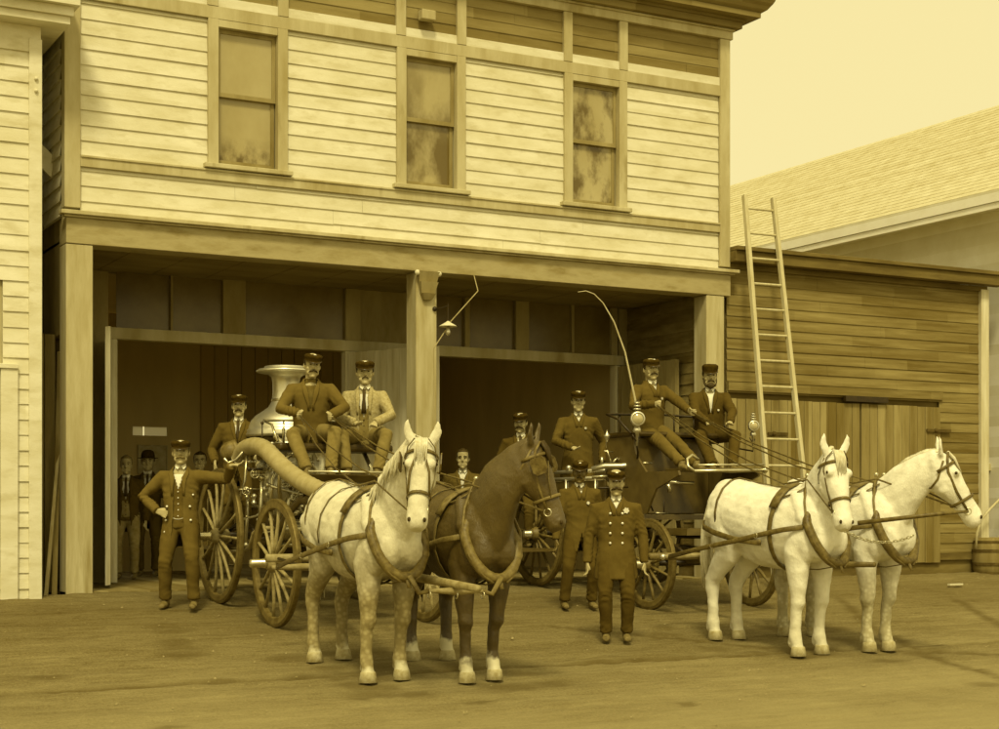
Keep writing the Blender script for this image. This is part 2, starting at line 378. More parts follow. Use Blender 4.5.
# --- corner boards, belt courses, frieze
for a, b in ((-.012, .165), (8.945, 9.112)):
    MB().box(a, b, -.035, .13, 4.28, 7.42).build('corner_board', M['trim'], fs, bevel=.006)
mb = MB().box(.166, 8.944, -.030, .01, 4.748, 4.878); mb.box(.17, 8.94, -.045, -.031, 4.85, 4.874); mb.build('belt_course', M['trim'], fs, bevel=.004)
MB().box(.166, 8.944, -.032, .01, 6.625, 6.77).build('window_band', M['trim'], fs, bevel=.004)
MB().box(.166, 8.944, -.022, .012, 6.772, 6.882).build('frieze_sill', M['siding'], fs, bevel=.004)
mb = MB(); siding_rows(mb, .166, 8.944, 6.885, 7.42, .02, .134, (), .014); mb.build('frieze_boards', M['frieze'], fs)
fx = []
for a, b in wins: fx += [(a - .01, a + .12), (b - .12, b + .01)]
for a, b in fx: MB().box(a, b, -.038, .01, 6.772, 7.42).build('frieze_batten', M['trim'], fs, bevel=.004)
mb = MB().box(-.05, 9.15, -.05, .2, 7.422, 7.53); mb.box(-.07, 9.17, -.075, .2, 7.53, 7.56); mb.build('frieze_rail', M['trim'], fs, bevel=.005)
# --- cornice
mb = MB(); mb.box(-.12, 9.24, -.14, 9, 7.565, 7.65); mb.box(-.14, 9.27, -.17, 9, 7.652, 7.69); mb.box(-.30, 9.42, -.32, 9, 7.692, 7.76)
prof = [(-.30, 7.762), (-.36, 7.80), (-.42, 7.88), (-.44, 7.92), (-.44, 7.96), (0, 8.02)]
for (a, za), (b, zb) in zip(prof, prof[1:]):
    mb.face([Vector((-.02 + a + .04, a, za)), Vector((9.14 - a, a, za)), Vector((9.14 - b, b, zb)), Vector((-.02 + b + .04, b, zb))])
    mb.face([Vector((9.14 - a, a, za)), Vector((9.14 - a, 9, za)), Vector((9.14 - b, 9, zb)), Vector((9.14 - b, b, zb))])
mb.build('cornice', M['frieze'], fs)
mb = MB(); mb.box(0, W, 0, 9, 8.0, 8.1); mb.build('roof', M['fascia'], fs)
MB().box(4.33, 4.52, -.16, -.04, 6.98, 7.10).build('wood_block', M['trim'], fs, bevel=.01)
# --- windows
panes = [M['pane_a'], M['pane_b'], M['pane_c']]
for i, (a, b) in enumerate(wins):
    mb = MB()
    mb.box(a, a + .125, -.04, .05, 4.94, 6.622); mb.box(b - .125, b, -.04, .05, 4.94, 6.622); mb.box(a + .126, b - .126, -.034, .05, 6.535, 6.620)
    f = mb.build('window', M['trim'], fs, bevel=.005)
    mb = MB().box(a - .05, b + .05, -.085, .04, 4.884, 4.938); mb.build('sill', M['trim'], f, bevel=.008)
    x0, x1 = a + .127, b - .127
    for (z0, z1, yy) in ((5.745, 6.532, .045), (4.942, 5.79, .085)):
        s_ = .045; mb = MB()
        mb.box(x0, x0 + s_, yy, yy + .035, z0, z1); mb.box(x1 - s_, x1, yy, yy + .035, z0, z1)
        mb.box(x0 + s_, x1 - s_, yy, yy + .035, z0, z0 + (.05 if z0 > 5.5 else .07)); mb.box(x0 + s_, x1 - s_, yy, yy + .035, z1 - .045, z1)
        mb.build('sash', M['porch'], f)
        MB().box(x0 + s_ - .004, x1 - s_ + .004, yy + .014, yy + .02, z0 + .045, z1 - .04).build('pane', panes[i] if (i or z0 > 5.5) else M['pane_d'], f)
# --- porch: beam, cap, posts
mb = MB().box(.0, 9.1, -.06, .26, 3.875, 4.165); mb.build('beam', M['beam'], fs, bevel=.008)
mb = MB().box(-.07, 9.2, -.14, .0, 4.19, 4.235); mb.box(-.03, 9.15, -.095, .0, 4.166, 4.189); mb.build('beam_cap', M['trim'], fs, bevel=.006)
for a, b in ((.0, .30), (8.70, 9.0)):
    p = MB().box(a, b, -.05, .25, -.08, 3.872).build('porch_post', M['post'], fs, bevel=.012)
p = MB().box(4.30, 4.585, -.05, .24, -.08, 3.872).build('porch_post', M['post'], fs, bevel=.012)
mb = MB()   # carved bracket block at the head of the middle post
for z0, z1, w0, w1 in ((3.52, 3.60, .05, .09), (3.60, 3.74, .09, .12), (3.74, 3.87, .12, .14)):
    mb._faces([Vector(v) for v in ((4.44 - w0, -.10, z0), (4.44 + w0, -.10, z0), (4.44 + w1, -.15, z1), (4.44 - w1, -.15, z1), (4.44 - w0, -.051, z0), (4.44 + w0, -.051, z0), (4.44 + w1, -.051, z1), (4.44 - w1, -.051, z1))],
              [(0, 1, 2, 3), (0, 3, 7, 4), (1, 5, 6, 2), (0, 4, 5, 1), (3, 2, 6, 7)])
mb.build('post_bracket', M['porch'], p)
mb = MB(); mb.ell((4.29, -.11, 3.85), .035); mb.ell((4.585, -.11, 3.85), .035); mb.build('insulator', M['white_wood'], p, smooth=True)
# porch ceiling, floor, side walls
mb = MB().box(.03, 9.07, .262, 2.3, 3.93, 3.96)
for i in range(13): mb.box(.2 + i * .7, .206 + i * .7, .27, 2.1, 3.925, 3.929)
mb.build('porch_ceiling', M['ceil'], fs)
mb = MB(); 
for i in range(60): mb.box(.0 + i * .152, .148 + i * .152, -.02 + random.uniform(-.006, .006), 8.6, -.055, random.uniform(-.006, .0))
mb.build('plank_floor', M['oldwood_v'], fs)
mb = MB(); siding_rows(mb, -2.3, -.26, 0, 3.92, 0, .15, (), .016)
for v in mb.bm.verts:   # turn the boards so that they line the right end of the porch, facing -x
    x, y, z = v.co; v.co = (8.86 + y, -x, z)
mb.build('porch_end_wall', M['oldwood'], fs)
mb = MB(); mb.box(.10, .2, .26, 2.3, 0, 3.92); mb.box(8.88, 8.98, .26, 2.3, 0, 3.92); mb.build('porch_side_wall', M['inside'], fs)
# recessed front (y = 2.15): jambs, header, transom frame and lights, solid parts
Y0 = 2.15
mb = MB()
for a, b in ((.2, 1.055), (4.505, 5.415), (8.705, 8.86)): MB().box(a, b, Y0 + .02, Y0 + .1, 0, 3.93).build('bay_wall', M['porch'], fs)
mb = MB()
mb.box(1.05, 8.75, Y0 - .05, Y0 + .1, 3.08, 3.225); mb.build('bay_header', M['trim'], fs, bevel=.006)
for a, b in ((1.06, 1.16), (4.275, 4.5), (5.42, 5.55), (8.61, 8.7)):
    MB().box(a, b, Y0 - .03, Y0 + .12, 0, 3.078).build('door_jamb', M['door'], fs, bevel=.005)
for a, b in ((1.85, 1.88), (2.55, 2.86), (4.28, 4.5), (5.50, 5.60), (6.10, 6.18), (6.92, 7.14), (7.86, 7.9), (8.55, 8.65)):
    MB().box(a, b, Y0 - .03, Y0 + .08, 3.227, 3.93).build('transom_post', M['porch'], fs, bevel=.004)
for a, b in ((1.16, 1.85), (1.88, 2.55), (2.86, 4.28), (4.5, 5.5), (5.6, 6.1), (6.18, 6.92), (7.14, 7.86), (7.9, 8.55)):
    MB().box(a + .002, b - .002, Y0 + .03, Y0 + .04, 3.23, 3.93).build('transom_light', M['transom'], fs)
# door leaves
def leaf(hx, hy, ex, ey, mirror, h=3.06, m=None):
    """panelled leaf hinged at (hx,hy) with its free edge at (ex,ey)"""
    v = Vector((ex - hx, ey - hy, 0)); Lw = v.length; a = math.atan2(v.y, v.x)
    mt = Matrix.Translation((hx, hy, 0)) @ Matrix.Rotation(a, 4, 'Z')
    mb = MB(); planks_v(mb, .0, Lw, .03, h, -.012, .012, .115, .004, mt)
    d = mb.build('door_leaf', m or M['door'], fs)
    mb = MB(); s_ = -1 if mirror else 1
    for z0, z1 in ((.04, .24), (1.15, 1.33), (h - .2, h - .01)): mb.box(.122, Lw - .122, s_ * .013, s_ * .045, z0, z1, mt)
    for x0, x1 in ((.0, .12), (Lw - .12, Lw)): mb.box(x0, x1, s_ * .013, s_ * .047, .035, h - .008, mt)
    mb.build('door_frame', m or M['door'], d)
    return d
leaf(1.07, 2.1, .66, .62, True)
leaf(4.32, 2.1, 4.92, .72, False)
leaf(5.44, 2.1, 5.02, .78, True)
leaf(8.66, 2.1, 8.72, .7, False, m=M['oldwood_v'])
# engine room behind: dark walls, ceiling
for a, b in ((.15, .25), (8.87, 8.97)): MB().box(a, b, Y0 + .1, 8.6, 0, 3.95).build('room_wall', M['inside'], fs)
mb = MB(); planks_v(mb, 4.1, 8.97, 0, 3.95, 8.6, 8.64, .24, .012); mb.box(4.1, 8.97, 8.66, 8.72, 0, 3.95); mb.build('back_wall', M['inside'], fs)   # left of it an unseen opening, added to let daylight in
MB().box(.15, 4.095, 8.6, 8.7, 3.8, 3.95).build('added_opening_lintel', M['inside'], fs)  # head of the unseen opening added to light the room
mb = MB().box(.15, 8.97, Y0 + .1, 8.6, 3.96, 4.05); mb.build('room_ceiling', M['inside'], fs)
# lean-to eave seen past the right corner of the station
mb = MB(); mb._faces([Vector(v) for v in ((9.1, 1.5, 6.95), (9.42, 1.5, 6.62), (9.42, 8, 6.62), (9.1, 8, 6.95), (9.1, 1.5, 6.60), (9.42, 1.5, 6.58), (9.42, 8, 6.58), (9.1, 8, 6.60))], [(0, 1, 2, 3), (4, 7, 6, 5), (0, 4, 5, 1), (1, 5, 6, 2)])
mb.build('side_hood', M['frieze'], fs)

# papers inside; the strip fills a hole added for daylight from behind
p0 = on_y(133, 426, 6.0); p1 = on_y(168, 436, 6.0)
for a_, b_, c_, d_ in ((p0.x - .35, p1.x + .5, 0, p1.z), (p0.x - .35, p1.x + .5, p0.z, 3.9), (p0.x - .35, p0.x, p1.z, p0.z), (p1.x, p1.x + .5, p1.z, p0.z)): MB().box(a_, b_, 6.02, 6.1, c_, d_).build('partition_wall', M['inside'], fs)
mtr, ntr, btr = new_mat('thin paper lit from behind'); trn = N(ntr, 'ShaderNodeBsdfTranslucent'); trn.inputs['Color'].default_value = (.95, .93, .82, 1); mxt = N(ntr, 'ShaderNodeMixShader'); mxt.inputs[0].default_value = .85
btr.inputs['Base Color'].default_value = sep(.85); ntr.links.new(btr.outputs[0], mxt.inputs[1]); ntr.links.new(trn.outputs[0], mxt.inputs[2]); ntr.links.new(mxt.outputs[0], [n for n in ntr.nodes if n.type == 'OUTPUT_MATERIAL'][0].inputs[0])
mb = MB(); dv = p0.x + (p1.x - p0.x) * .33
for a_, b_ in ((p0.x, dv - .01), (dv + .01, p1.x)): mb.face([Vector((a_, 6.06, p1.z)), Vector((b_, 6.06, p1.z)), Vector((b_, 6.06, p0.z)), Vector((a_, 6.06, p0.z))])
o = mb.build('wall_paper_sheet', mtr); tag(o, 'narrow white paper strip high on the dark wall inside the left bay', 'notice')
q0 = on_y(139, 446, 6.0); q1 = on_y(166, 474, 6.0)
mb = MB(); mb.box(q0.x, q1.x, 5.99, 6.015, q1.z, q0.z); o = mb.build('wall_picture', M['paper2']); tag(o, 'faded framed picture on the wall behind the heads of the men inside the left bay', 'picture')
mb = MB(); 
for a in ((q0.x - .02, q0.x, q1.z, q0.z), (q1.x, q1.x + .02, q1.z, q0.z), (q0.x - .02, q1.x + .02, q0.z, q0.z + .02)): mb.box(a[0], a[1], 5.98, 6.015, a[2], a[3])
mb.build('frame', M['pole'], o)

# ============================================================ hanging street lamp on the middle post
lamp = empty('porch_lamp', (4.44, -.05, 3.3), 0, 'small electric lamp with a white conical shade on an arm of the middle porch post', 'lamp')
L0 = on_y(448, 326, -.35)
mb = MB().tube([(4.58, -.04, 3.42), (L0.x, L0.y, 3.43)], .009, 6); mb.tube([(L0.x, L0.y, 3.46), (L0.x, L0.y, L0.z + .05)], .007, 6); mb.ell((4.55, -.06, 3.42), .03); mb.build('arm', M['iron'], lamp, ws=True)
mb = MB().lathe([(.012, .06), (.03, .045), (.10, .005), (.115, -.008), (.10, -.004), (.02, .03)], L0, seg=20, cap=False); mb.build('shade', M['white_wood'], lamp, smooth=True, ws=True)
mb = MB().lathe([(.018, .0), (.02, -.04), (.028, -.06), (.03, -.085), (.018, -.11), (.004, -.12)], L0, seg=14); mb.build('bulb', M['nickel'], lamp, smooth=True, ws=True)
a_ = on_y(478, 291, -.35); b_ = on_y(434, 348, -.35)
mb = MB().tube([a_, L0 + Vector((.03, 0, .05))], .007, 6); mb.tube([L0 + Vector((-.03, 0, -.05)), b_], .007, 6); mb.tube([b_, b_ + Vector((.0, .02, -.9))], .006, 6)
mb.tube([a_, (a_.x + .1, -.05, 3.88)], .006, 6)
mb.build('cord', M['pole'], lamp, ws=True)

# ============================================================ LEFT NEIGHBOUR
nb = empty('neighbour_building', (-.4, -.4, 0), 0, 'pale clapboard building with moulded eave at the left edge of the street', 'building')
xr = -.345
mb = MB(); siding_rows(mb, -6, xr - .13, -.1, 6.0, -.38, .165, ((-3.0, -.75, .2, 3.35),)); mb.build('clapboard_wall', M['siding'], nb, ws=True)
mb = MB(); mb.box(-6, xr - .02, -.355, 2.2, -.1, 6.1); mb.build('wall_core', M['trim'], nb, ws=True)
mb = MB(); mb.box(xr - .135, xr, -.43, -.25, -.1, 5.98); mb.build('corner_board', M['siding'], nb, bevel=.006, ws=True)
mb = MB(); mb.box(-.78, -.60, -.44, -.36, -.1, 2.42); mb.box(-2.9, -.60, -.46, -.36, 2.42, 2.47); mb.box(-2.9, -2.72, -.44, -.36, -.1, 2.42); mb.build('door_casing', M['siding'], nb, bevel=.006, ws=True)
mb = MB(); planks_v(mb, -2.7, -.8, 0, 2.4, -.40, -.37, .16); mb.build('door', M['door'], nb, ws=True)
mb = MB(); mb.box(-6, -.10, -.66, 2.2, 6.12, 6.2); mb.box(-6, -.07, -.70, 2.2, 6.202, 6.30); mb.box(-6, -.02, -.78, 2.2, 6.302, 6.36)
mb.face([Vector((-6, -.72, 6.362)), Vector((-.05, -.72, 6.362)), Vector((.06, -.86, 6.52)), Vector((-6, -.86, 6.52))]); mb.face([Vector((-.05, -.72, 6.362)), Vector((-.05, 2.2, 6.362)), Vector((.06, 2.2, 6.52)), Vector((.06, -.86, 6.52))])
mb.box(-6, .03, -.84, 2.2, 6.5, 6.56); mb.box(-6, xr - .01, -.41, -.36, 5.84, 6.118)
mb.build('eave', M['siding'], nb, ws=True)
mb = MB(); mb.ell((-.41, -.44, 5.42), .022); mb.ell((-.41, -.44, 5.55), .022); mb.build('insulator', M['white_wood'], nb, smooth=True, ws=True)

# gap between the buildings: little lean-to roof, back boarding, fence, loose timber
lt = empty('lean_to_roof', (-.15, .6, 4.6), 0, 'small sloping lean-to roof closing the gap between the two buildings', 'roof')
mb = MB(); mb._faces([Vector(v) for v in ((-.33, .6, 5.26), (.03, .6, 4.93), (.03, .6, 4.66), (-.33, .6, 4.99), (-.33, .55, 5.26), (.03, .55, 4.93), (.03, .55, 4.66), (-.33, .55, 4.99))], [(0, 3, 2, 1), (4, 5, 6, 7), (0, 1, 5, 4), (3, 7, 6, 2)])
mb.build('barge_board', M['siding'], lt, ws=True)
mb = MB(); mb.face([Vector((-.33, .6, 5.28)), Vector((.03, .6, 4.95)), Vector((.03, 4, 5.6)), Vector((-.33, 4, 5.9))]); mb.build('roof_sheet', M['roof'], lt, ws=True)
mb = MB(); planks_v(mb, -.36, .03, 0, 4.7, 1.6, 1.64, .13); o = mb.build('gap_wall', M['inside']); tag(o, 'dark board wall at the back of the gap between the buildings', 'wall')
mb = MB(); planks_v(mb, -.345, .03, -.06, 2.96, .58, .62, .125, .01, None, .05); o = mb.build('plank_fence', M['oldwood_v']); tag(o, 'grey vertical plank fence closing the gap left of the fire house', 'fence')
mb = MB(); mb.bar(on_y(46, 596, -.1), on_y(62, 415, .5), .035, .035); o = mb.build('timber_pole', M['pole']); tag(o, 'pale thin pole leaning to the right in the gap left of the fire house', 'pole', None)
mb = MB(); mb.bar(on_y(54, 597, .1), on_y(60, 352, .54), .06, .022); o = mb.build('timber_plank', M['oldwood_v']); tag(o, 'taller dark grey board propped upright against the gap fence', 'board')

# ============================================================ SHED
sh = empty('wooden_shed', (11.5, 0, 0), 0, 'low unpainted board shed with double plank doors beside the fire house', 'shed')
SX0, SX1 = 9.115, 13.86
mb = MB(); siding_rows(mb, SX0, SX1, .28, 4.32, .06, .152, ((9.0, 13.06, .0, 2.5),), .016); mb.build('board_wall', M['oldwood'], sh, ws=True)
mb = MB(); mb.box(SX0, SX1 + .1, .10, 6, .0, 4.3); mb.build('wall_core', M['fascia'], sh, ws=True)
mb = MB(); mb.box(SX0 + .0, 14.2, -.16, .02, 4.35, 4.50); mb.box(SX0, 14.22, -.20, 6, 4.502, 4.56); mb.box(SX0, 14.0, .0, .04, 4.27, 4.348); mb.build('roof', M['fascia'], sh, bevel=.008, ws=True)
mb = MB(); mb.box(SX1, SX1 + .16, -.01, .1, -.05, 4.3); mb.build('corner_board', M['door'], sh, bevel=.006, ws=True)
mb = MB(); mb.box(13.0, SX1, .03, .1, .18, .276); mb.box(SX0, SX1 + .1, .08, .12, -.1, .18); mb.build('skirt_board', M['fascia'], sh, ws=True)
for a, b in ((9.13, 11.49), (11.52, 13.06)):
    mb = MB(); planks_v(mb, a, b, .14, 2.48, .03, .07, .15, .008); d = mb.build('shed_door', M['oldwood_v'], sh, ws=True)
    hx = 12.95 if a > 10 else 9.9
    mb = MB(); zz = 2.12 if a > 10 else 2.0
    mb.box(hx - .18, hx + .30, -.002, .02, zz - .022, zz + .022) if a > 10 else mb.box(hx - .1, hx + .25, -.002, .02, zz - .02, zz + .02)
    mb.ell((hx, .0, zz), .035); mb.build('hinge', M['rust'], d, ws=True)
mb = MB(); mb.box(11.18, 11.98, -.03, .025, 2.50, 2.58); mb.build('latch_bar', M['iron'], sh, ws=True)
mb = MB(); mb.box(9.12, 13.1, .01, .055, 2.585, 2.70); mb.build('door_lintel', M['oldwood'], sh, ws=True)

# ============================================================ LONG BARN BEHIND
br = empty('long_barn', (16, 4, 0), 0, 'long barn with a broad pale shingled roof rising behind the shed', 'barn')
mb = MB(); ex, ez, rx, rz = 14.0, 5.80, 18.0, 8.43; nrow = 30
for i in range(nrow):
    t0, t1 = i / nrow, (i + 1) / nrow
    xa, za = ex + (rx - ex) * t0, ez + (rz - ez) * t0; xb, zb = ex + (rx - ex) * t1, ez + (rz - ez) * t1
    mb._faces([Vector(v) for v in ((xa - .004, -1, za + .012), (xa - .004, 40, za + .012), (xb, 40, zb + .008), (xb, -1, zb + .008), (xa, -1, za), (xa, 40, za))], [(0, 1, 2, 3), (0, 4, 5, 1)])
mb.face([Vector((rx, -1, rz)), Vector((rx, 40, rz)), Vector((22, 40, ez)), Vector((22, -1, ez))])
mb.build('roof', M['roof'], br, ws=True)
mb = MB(); mb.box(13.98, 14.05, -1, 40, 5.62, 5.80); mb.box(14.05, 14.5, -1, 40, 5.60, 5.64); mb.box(14.0, 14.04, -1, 40, 5.52, 5.615); mb.build('eave', M['barnwall'], br, ws=True)
mb = MB(); mb.box(14.5, 22, -.6, 40, 0, 5.6)
mb.build('barn_wall', M['barnwall'], br, ws=True)
# low dark store at the right edge
st = empty('corner_store', (14.8, .6, 0), 0, 'dark narrow building at the right edge with a pale window frame', 'building')
mb = MB(); siding_rows(mb, 14.2, 18, .1, 4.2, .5, .17, ((14.3, 15.4, .45, 1.5),)); mb.build('board_wall', M['oldwood'], st, ws=True)
mb = MB(); mb.box(14.03, 18, .53, 5, 0, 4.2); mb.build('wall_core', M['fascia'], st, ws=True)
mb = MB(); mb.box(14.24, 14.30, .42, .5, .35, 1.6); mb.box(14.24, 15.5, .42, .5, 1.55, 1.66); mb.box(14.24, 15.5, .42, .5, .3, .40); mb.build('window_frame', M['trim'], st, ws=True)
mb = MB(); mb.box(14.3, 15.4, .46, .48, .4, 1.55); mb.build('pane', M['transom'], st, ws=True)
mb = MB(); mb.tube([on_y(976, 548, -.15), on_y(977, 533, -.15), on_y(981, 520, -.18), on_y(990, 509, -.2), on_y(1003, 496, -.2), on_y(1015, 484, 0)], .018, 8); o = mb.build('hanging_rope', M['ladder'], None, True); tag(o, 'pale rope hanging in a slack curve at the shed corner on the right edge', 'rope')
bl = empty('wooden_barrel', on_y(990, 578, -.1), 0, 'old wooden barrel standing at the shed corner on the right edge', 'barrel')
mb = MB().lathe([(.22, 0), (.26, .15), (.275, .3), (.26, .48), (.22, .62), (.20, .62), (.20, .58)], seg=22); mb.build('stave_body', M['oldwood_v'], bl, smooth=True)
for z, r_ in ((.08, .243), (.22, .272), (.42, .272), (.55, .245)):
    MB().lathe([(r_, -.02), (r_ + .006, -.02), (r_ + .006, .02), (r_, .02)], (0, 0, z), seg=22, cap=False).build('hoop', M['rust'], bl)
p_ = on_y(925, 585, -.9)
mb = MB(); mb.bar((p_.x - .13, -1.5, gz(-1.5) + .02), (p_.x + .13, -1.48, gz(-1.5) + .02), .05, .02); o = mb.build('wood_scrap', M['white_wood']); tag(o, 'white scrap of wood lying on the street before the shed', 'scrap')

# ============================================================ LADDER against the shed
ld = empty('wooden_ladder', (10.0, -.9, 0), 0, 'tall pale wooden ladder leaning against the shed roof', 'ladder')
y0l, y1l = -1.25, -.21
def lad(px, py, z):   # point of the leaning ladder plane at pixel and height
    return on_y(px, py, 0)
TL, TR = on_y(744.5, 195, -.12), on_y(773, 198, -.12)
def low(px, py): return on_y(px, py, -.95)
BL, BR = low(766, 471), low(803, 471)
def extend(T, B):
    d = (B - T); k = (T.z - gz(-1.2)) / (T.z - B.z); return T + d * k
FLp, FRp = extend(TL, BL), extend(TR, BR)
MB().bar(FLp, TL, .055, .07, (0, 1, 0)).build('rail', M['ladder'], ld, bevel=.008, ws=True)
MB().bar(FRp, TR, .055, .07, (0, 1, 0)).build('rail', M['ladder'], ld, bevel=.008, ws=True)
n = 15
for i in range(n):
    t = .035 + i * .0665 * 1.0
    MB().tube([TL.lerp(FLp, t), TR.lerp(FRp, t)], .017, 8).build('rung', M['ladder'], ld, ws=True)
# ============================================================ FIGURE TOOLS
M['skin'] = mat('skin', .44, .10, 18, rough=.6, bump=.06, spec=.3)
M['skin_dark'] = mat('dark skin', .15, .18, 18, rough=.5, bump=.06, spec=.4)
M['cloth_dark'] = mat('dark wool', .115, .14, 5, rough=.95, bump=.18, bscale=90, spec=.1)
M['cloth_black'] = mat('black broadcloth', .088, .14, 5, rough=.95, bump=.18, bscale=90, spec=.1)
M['cloth_mid'] = mat('faded blue wool', .140, .14, 5, rough=.95, bump=.18, bscale=90, spec=.1)
M['cloth_tweed'] = mat('pale tweed', .38, .26, 40, rough=.95, bump=.4, bscale=120, spec=.1)
M['trousers_mid'] = mat('grey trousers', .22, .16, 6, rough=.95, bump=.35, bscale=90, spec=.1)
M['trousers_pale'] = mat('pale trousers', .30, .2, 14, rough=.95, bump=.3, bscale=90, spec=.1)
M['shirt'] = mat('white linen', .78, .06, 10, rough=.85, bump=.15)
M['shirt_dark'] = mat('dark flannel', .15, .3, 12, rough=.95, bump=.3, spec=.1)
M['tie'] = mat('dark tie', .06, .3, 20, rough=.7)
M['leather'] = mat('dusty boot leather', .19, .5, 14, rough=.6, bump=.2)
M['leather_black'] = mat('black boot leather', .05, .4, 14, rough=.45, bump=.2)
M['hair_dark'] = mat('dark hair', .06, .5, 60, (1, 1, .2), rough=.55, bump=.5, bscale=200)
M['hair_grey'] = mat('sandy hair', .22, .4, 60, (1, 1, .2), rough=.6, bump=.5, bscale=200)
M['eye'] = mat('eye', .05, .2, 20, rough=.2, bump=0)
M['cap'] = mat('cap cloth', .05, .3, 20, rough=.95, bump=.2, spec=.05)
M['visor'] = mat('cap visor leather', .045, .2, 10, rough=.3, bump=.05)
M['badge'] = mat('badge metal', .82, .05, 10, rough=.35, metal=.4, bump=0)

def remesh(mb, voxel, smooth=4, fac=.5):
    me = bpy.data.meshes.new('tmp'); bmesh.ops.recalc_face_normals(mb.bm, faces=mb.bm.faces); mb.bm.to_mesh(me); mb.bm.free()
    o = bpy.data.objects.new('tmp', me); COL.objects.link(o)
    m = o.modifiers.new('r', 'REMESH'); m.mode = 'VOXEL'; m.voxel_size = voxel; m.use_smooth_shade = True
    s = o.modifiers.new('s', 'SMOOTH'); s.factor = fac; s.iterations = smooth
    dg = bpy.context.evaluated_depsgraph_get(); out = bpy.data.meshes.new_from_object(o.evaluated_get(dg), depsgraph=dg)
    bpy.data.objects.remove(o); bpy.data.meshes.remove(me)
    return out
def folds(me, joints, amp=.010, n=5, rad=.17):
    me.update(); nrm = [v.normal.copy() for v in me.vertices]
    for c, ax, bend in joints:
        ax = ax.normalized(); ph = c.x * 31 + c.z * 17
        for v, nn in zip(me.vertices, nrm):
            d = v.co - c; t = d.dot(ax); r = d.length
            if r < rad:
                w_ = (1 - (r / rad) ** 2) ** 1.5; k = noise.noise(v.co * 8 + Vector((ph, 0, 0))) * .9; w_ *= max(0, .35 + 1.3 * noise.noise(v.co * 5 + Vector((0, ph, 0))))
                v.co += nn * (amp * w_ * math.sin(t * 2 * PI / .055 + 5 * nn.dot(bend) + k * 5 + ph))
def wrinkle(me, amp, sc, seed=0, fn=None, ridge=.6):
    me.update(); nrm = [v.normal.copy() for v in me.vertices]
    for v, n in zip(me.vertices, nrm):
        p = v.co * sc + Vector((seed * 3.1, seed * 1.7, seed))
        a = noise.noise(Vector((p.x, p.y, p.z * .8))); b = 1 - 2 * abs(noise.noise(Vector((p.x * 1.6 + p.z * .8, p.y * 1.6, p.z * 1.5)) ))
        d = amp * ((1 - ridge) * a + ridge * (b - .5)) * (fn(v.co) if fn else 1)
        v.co += n * d
def mesh_obj(name, me, m, parent=None):
    me.name = name
    me.materials.clear(); me.materials.append(m)
    me.polygons.foreach_set('use_smooth', [True] * len(me.polygons))
    o = bpy.data.objects.new(name, me); COL.objects.link(o)
    if parent: o.parent = parent
    return o
def ik(S, E, l1, l2, hint):
    S = Vector(S); E = Vector(E); d = E - S; L_ = d.length
    if L_ > (l1 + l2) * .995: E = S + d.normalized() * (l1 + l2) * .995; d = E - S; L_ = d.length
    n = d.normalized(); a = (l1 * l1 - l2 * l2 + L_ * L_) / (2 * L_); h = math.sqrt(max(0, l1 * l1 - a * a))
    hv = Vector(hint); hv = hv - n * hv.dot(n)
    if hv.length < 1e-5: hv = n.orthogonal()
    return S + n * a + hv.normalized() * h, E
def loft(mb, secs, T=Matrix(), seg=20, p=2.0):
    """closed loft of horizontal sections (z, rx, ry, cx, cy) in the frame T"""
    rings = []
    for s in secs:
        z, rx, ry = s[:3]; cx = s[3] if len(s) > 3 else 0; cy = s[4] if len(s) > 4 else 0
        r = []
        for k in range(seg):
            c, sn = math.cos(2 * PI * k / seg), math.sin(2 * PI * k / seg)
            r.append(mb.bm.verts.new(T @ Vector((cx + rx * math.copysign(abs(c) ** (2 / p), c), cy + ry * math.copysign(abs(sn) ** (2 / p), sn), z))))
        rings.append(r)
    for A, B in zip(rings, rings[1:]):
        for k in range(seg): mb.bm.faces.new((A[k], A[(k + 1) % seg], B[(k + 1) % seg], B[k]))
    mb.bm.faces.new(list(reversed(rings[0]))); mb.bm.faces.new(rings[-1])
def interp(secs, z):
    if z <= secs[0][0]: s = secs[0]; return [s[1], s[2], s[4] if len(s) > 4 else 0]
    for a, b in zip(secs, secs[1:]):
        if z <= b[0]:
            t = (z - a[0]) / (b[0] - a[0]); g = lambda s, i: s[i] if len(s) > i else 0
            return [g(a, i) + (g(b, i) - g(a, i)) * t for i in (1, 2, 4)]
    s = secs[-1]; return [s[1], s[2], s[4] if len(s) > 4 else 0]
def front(secs, x, z, off=0):
    rx, ry, cy = interp(secs, z); rx += off; ry += off
    return Vector((x, cy - ry * math.sqrt(max(.05, 1 - (x / rx) ** 2)), z))

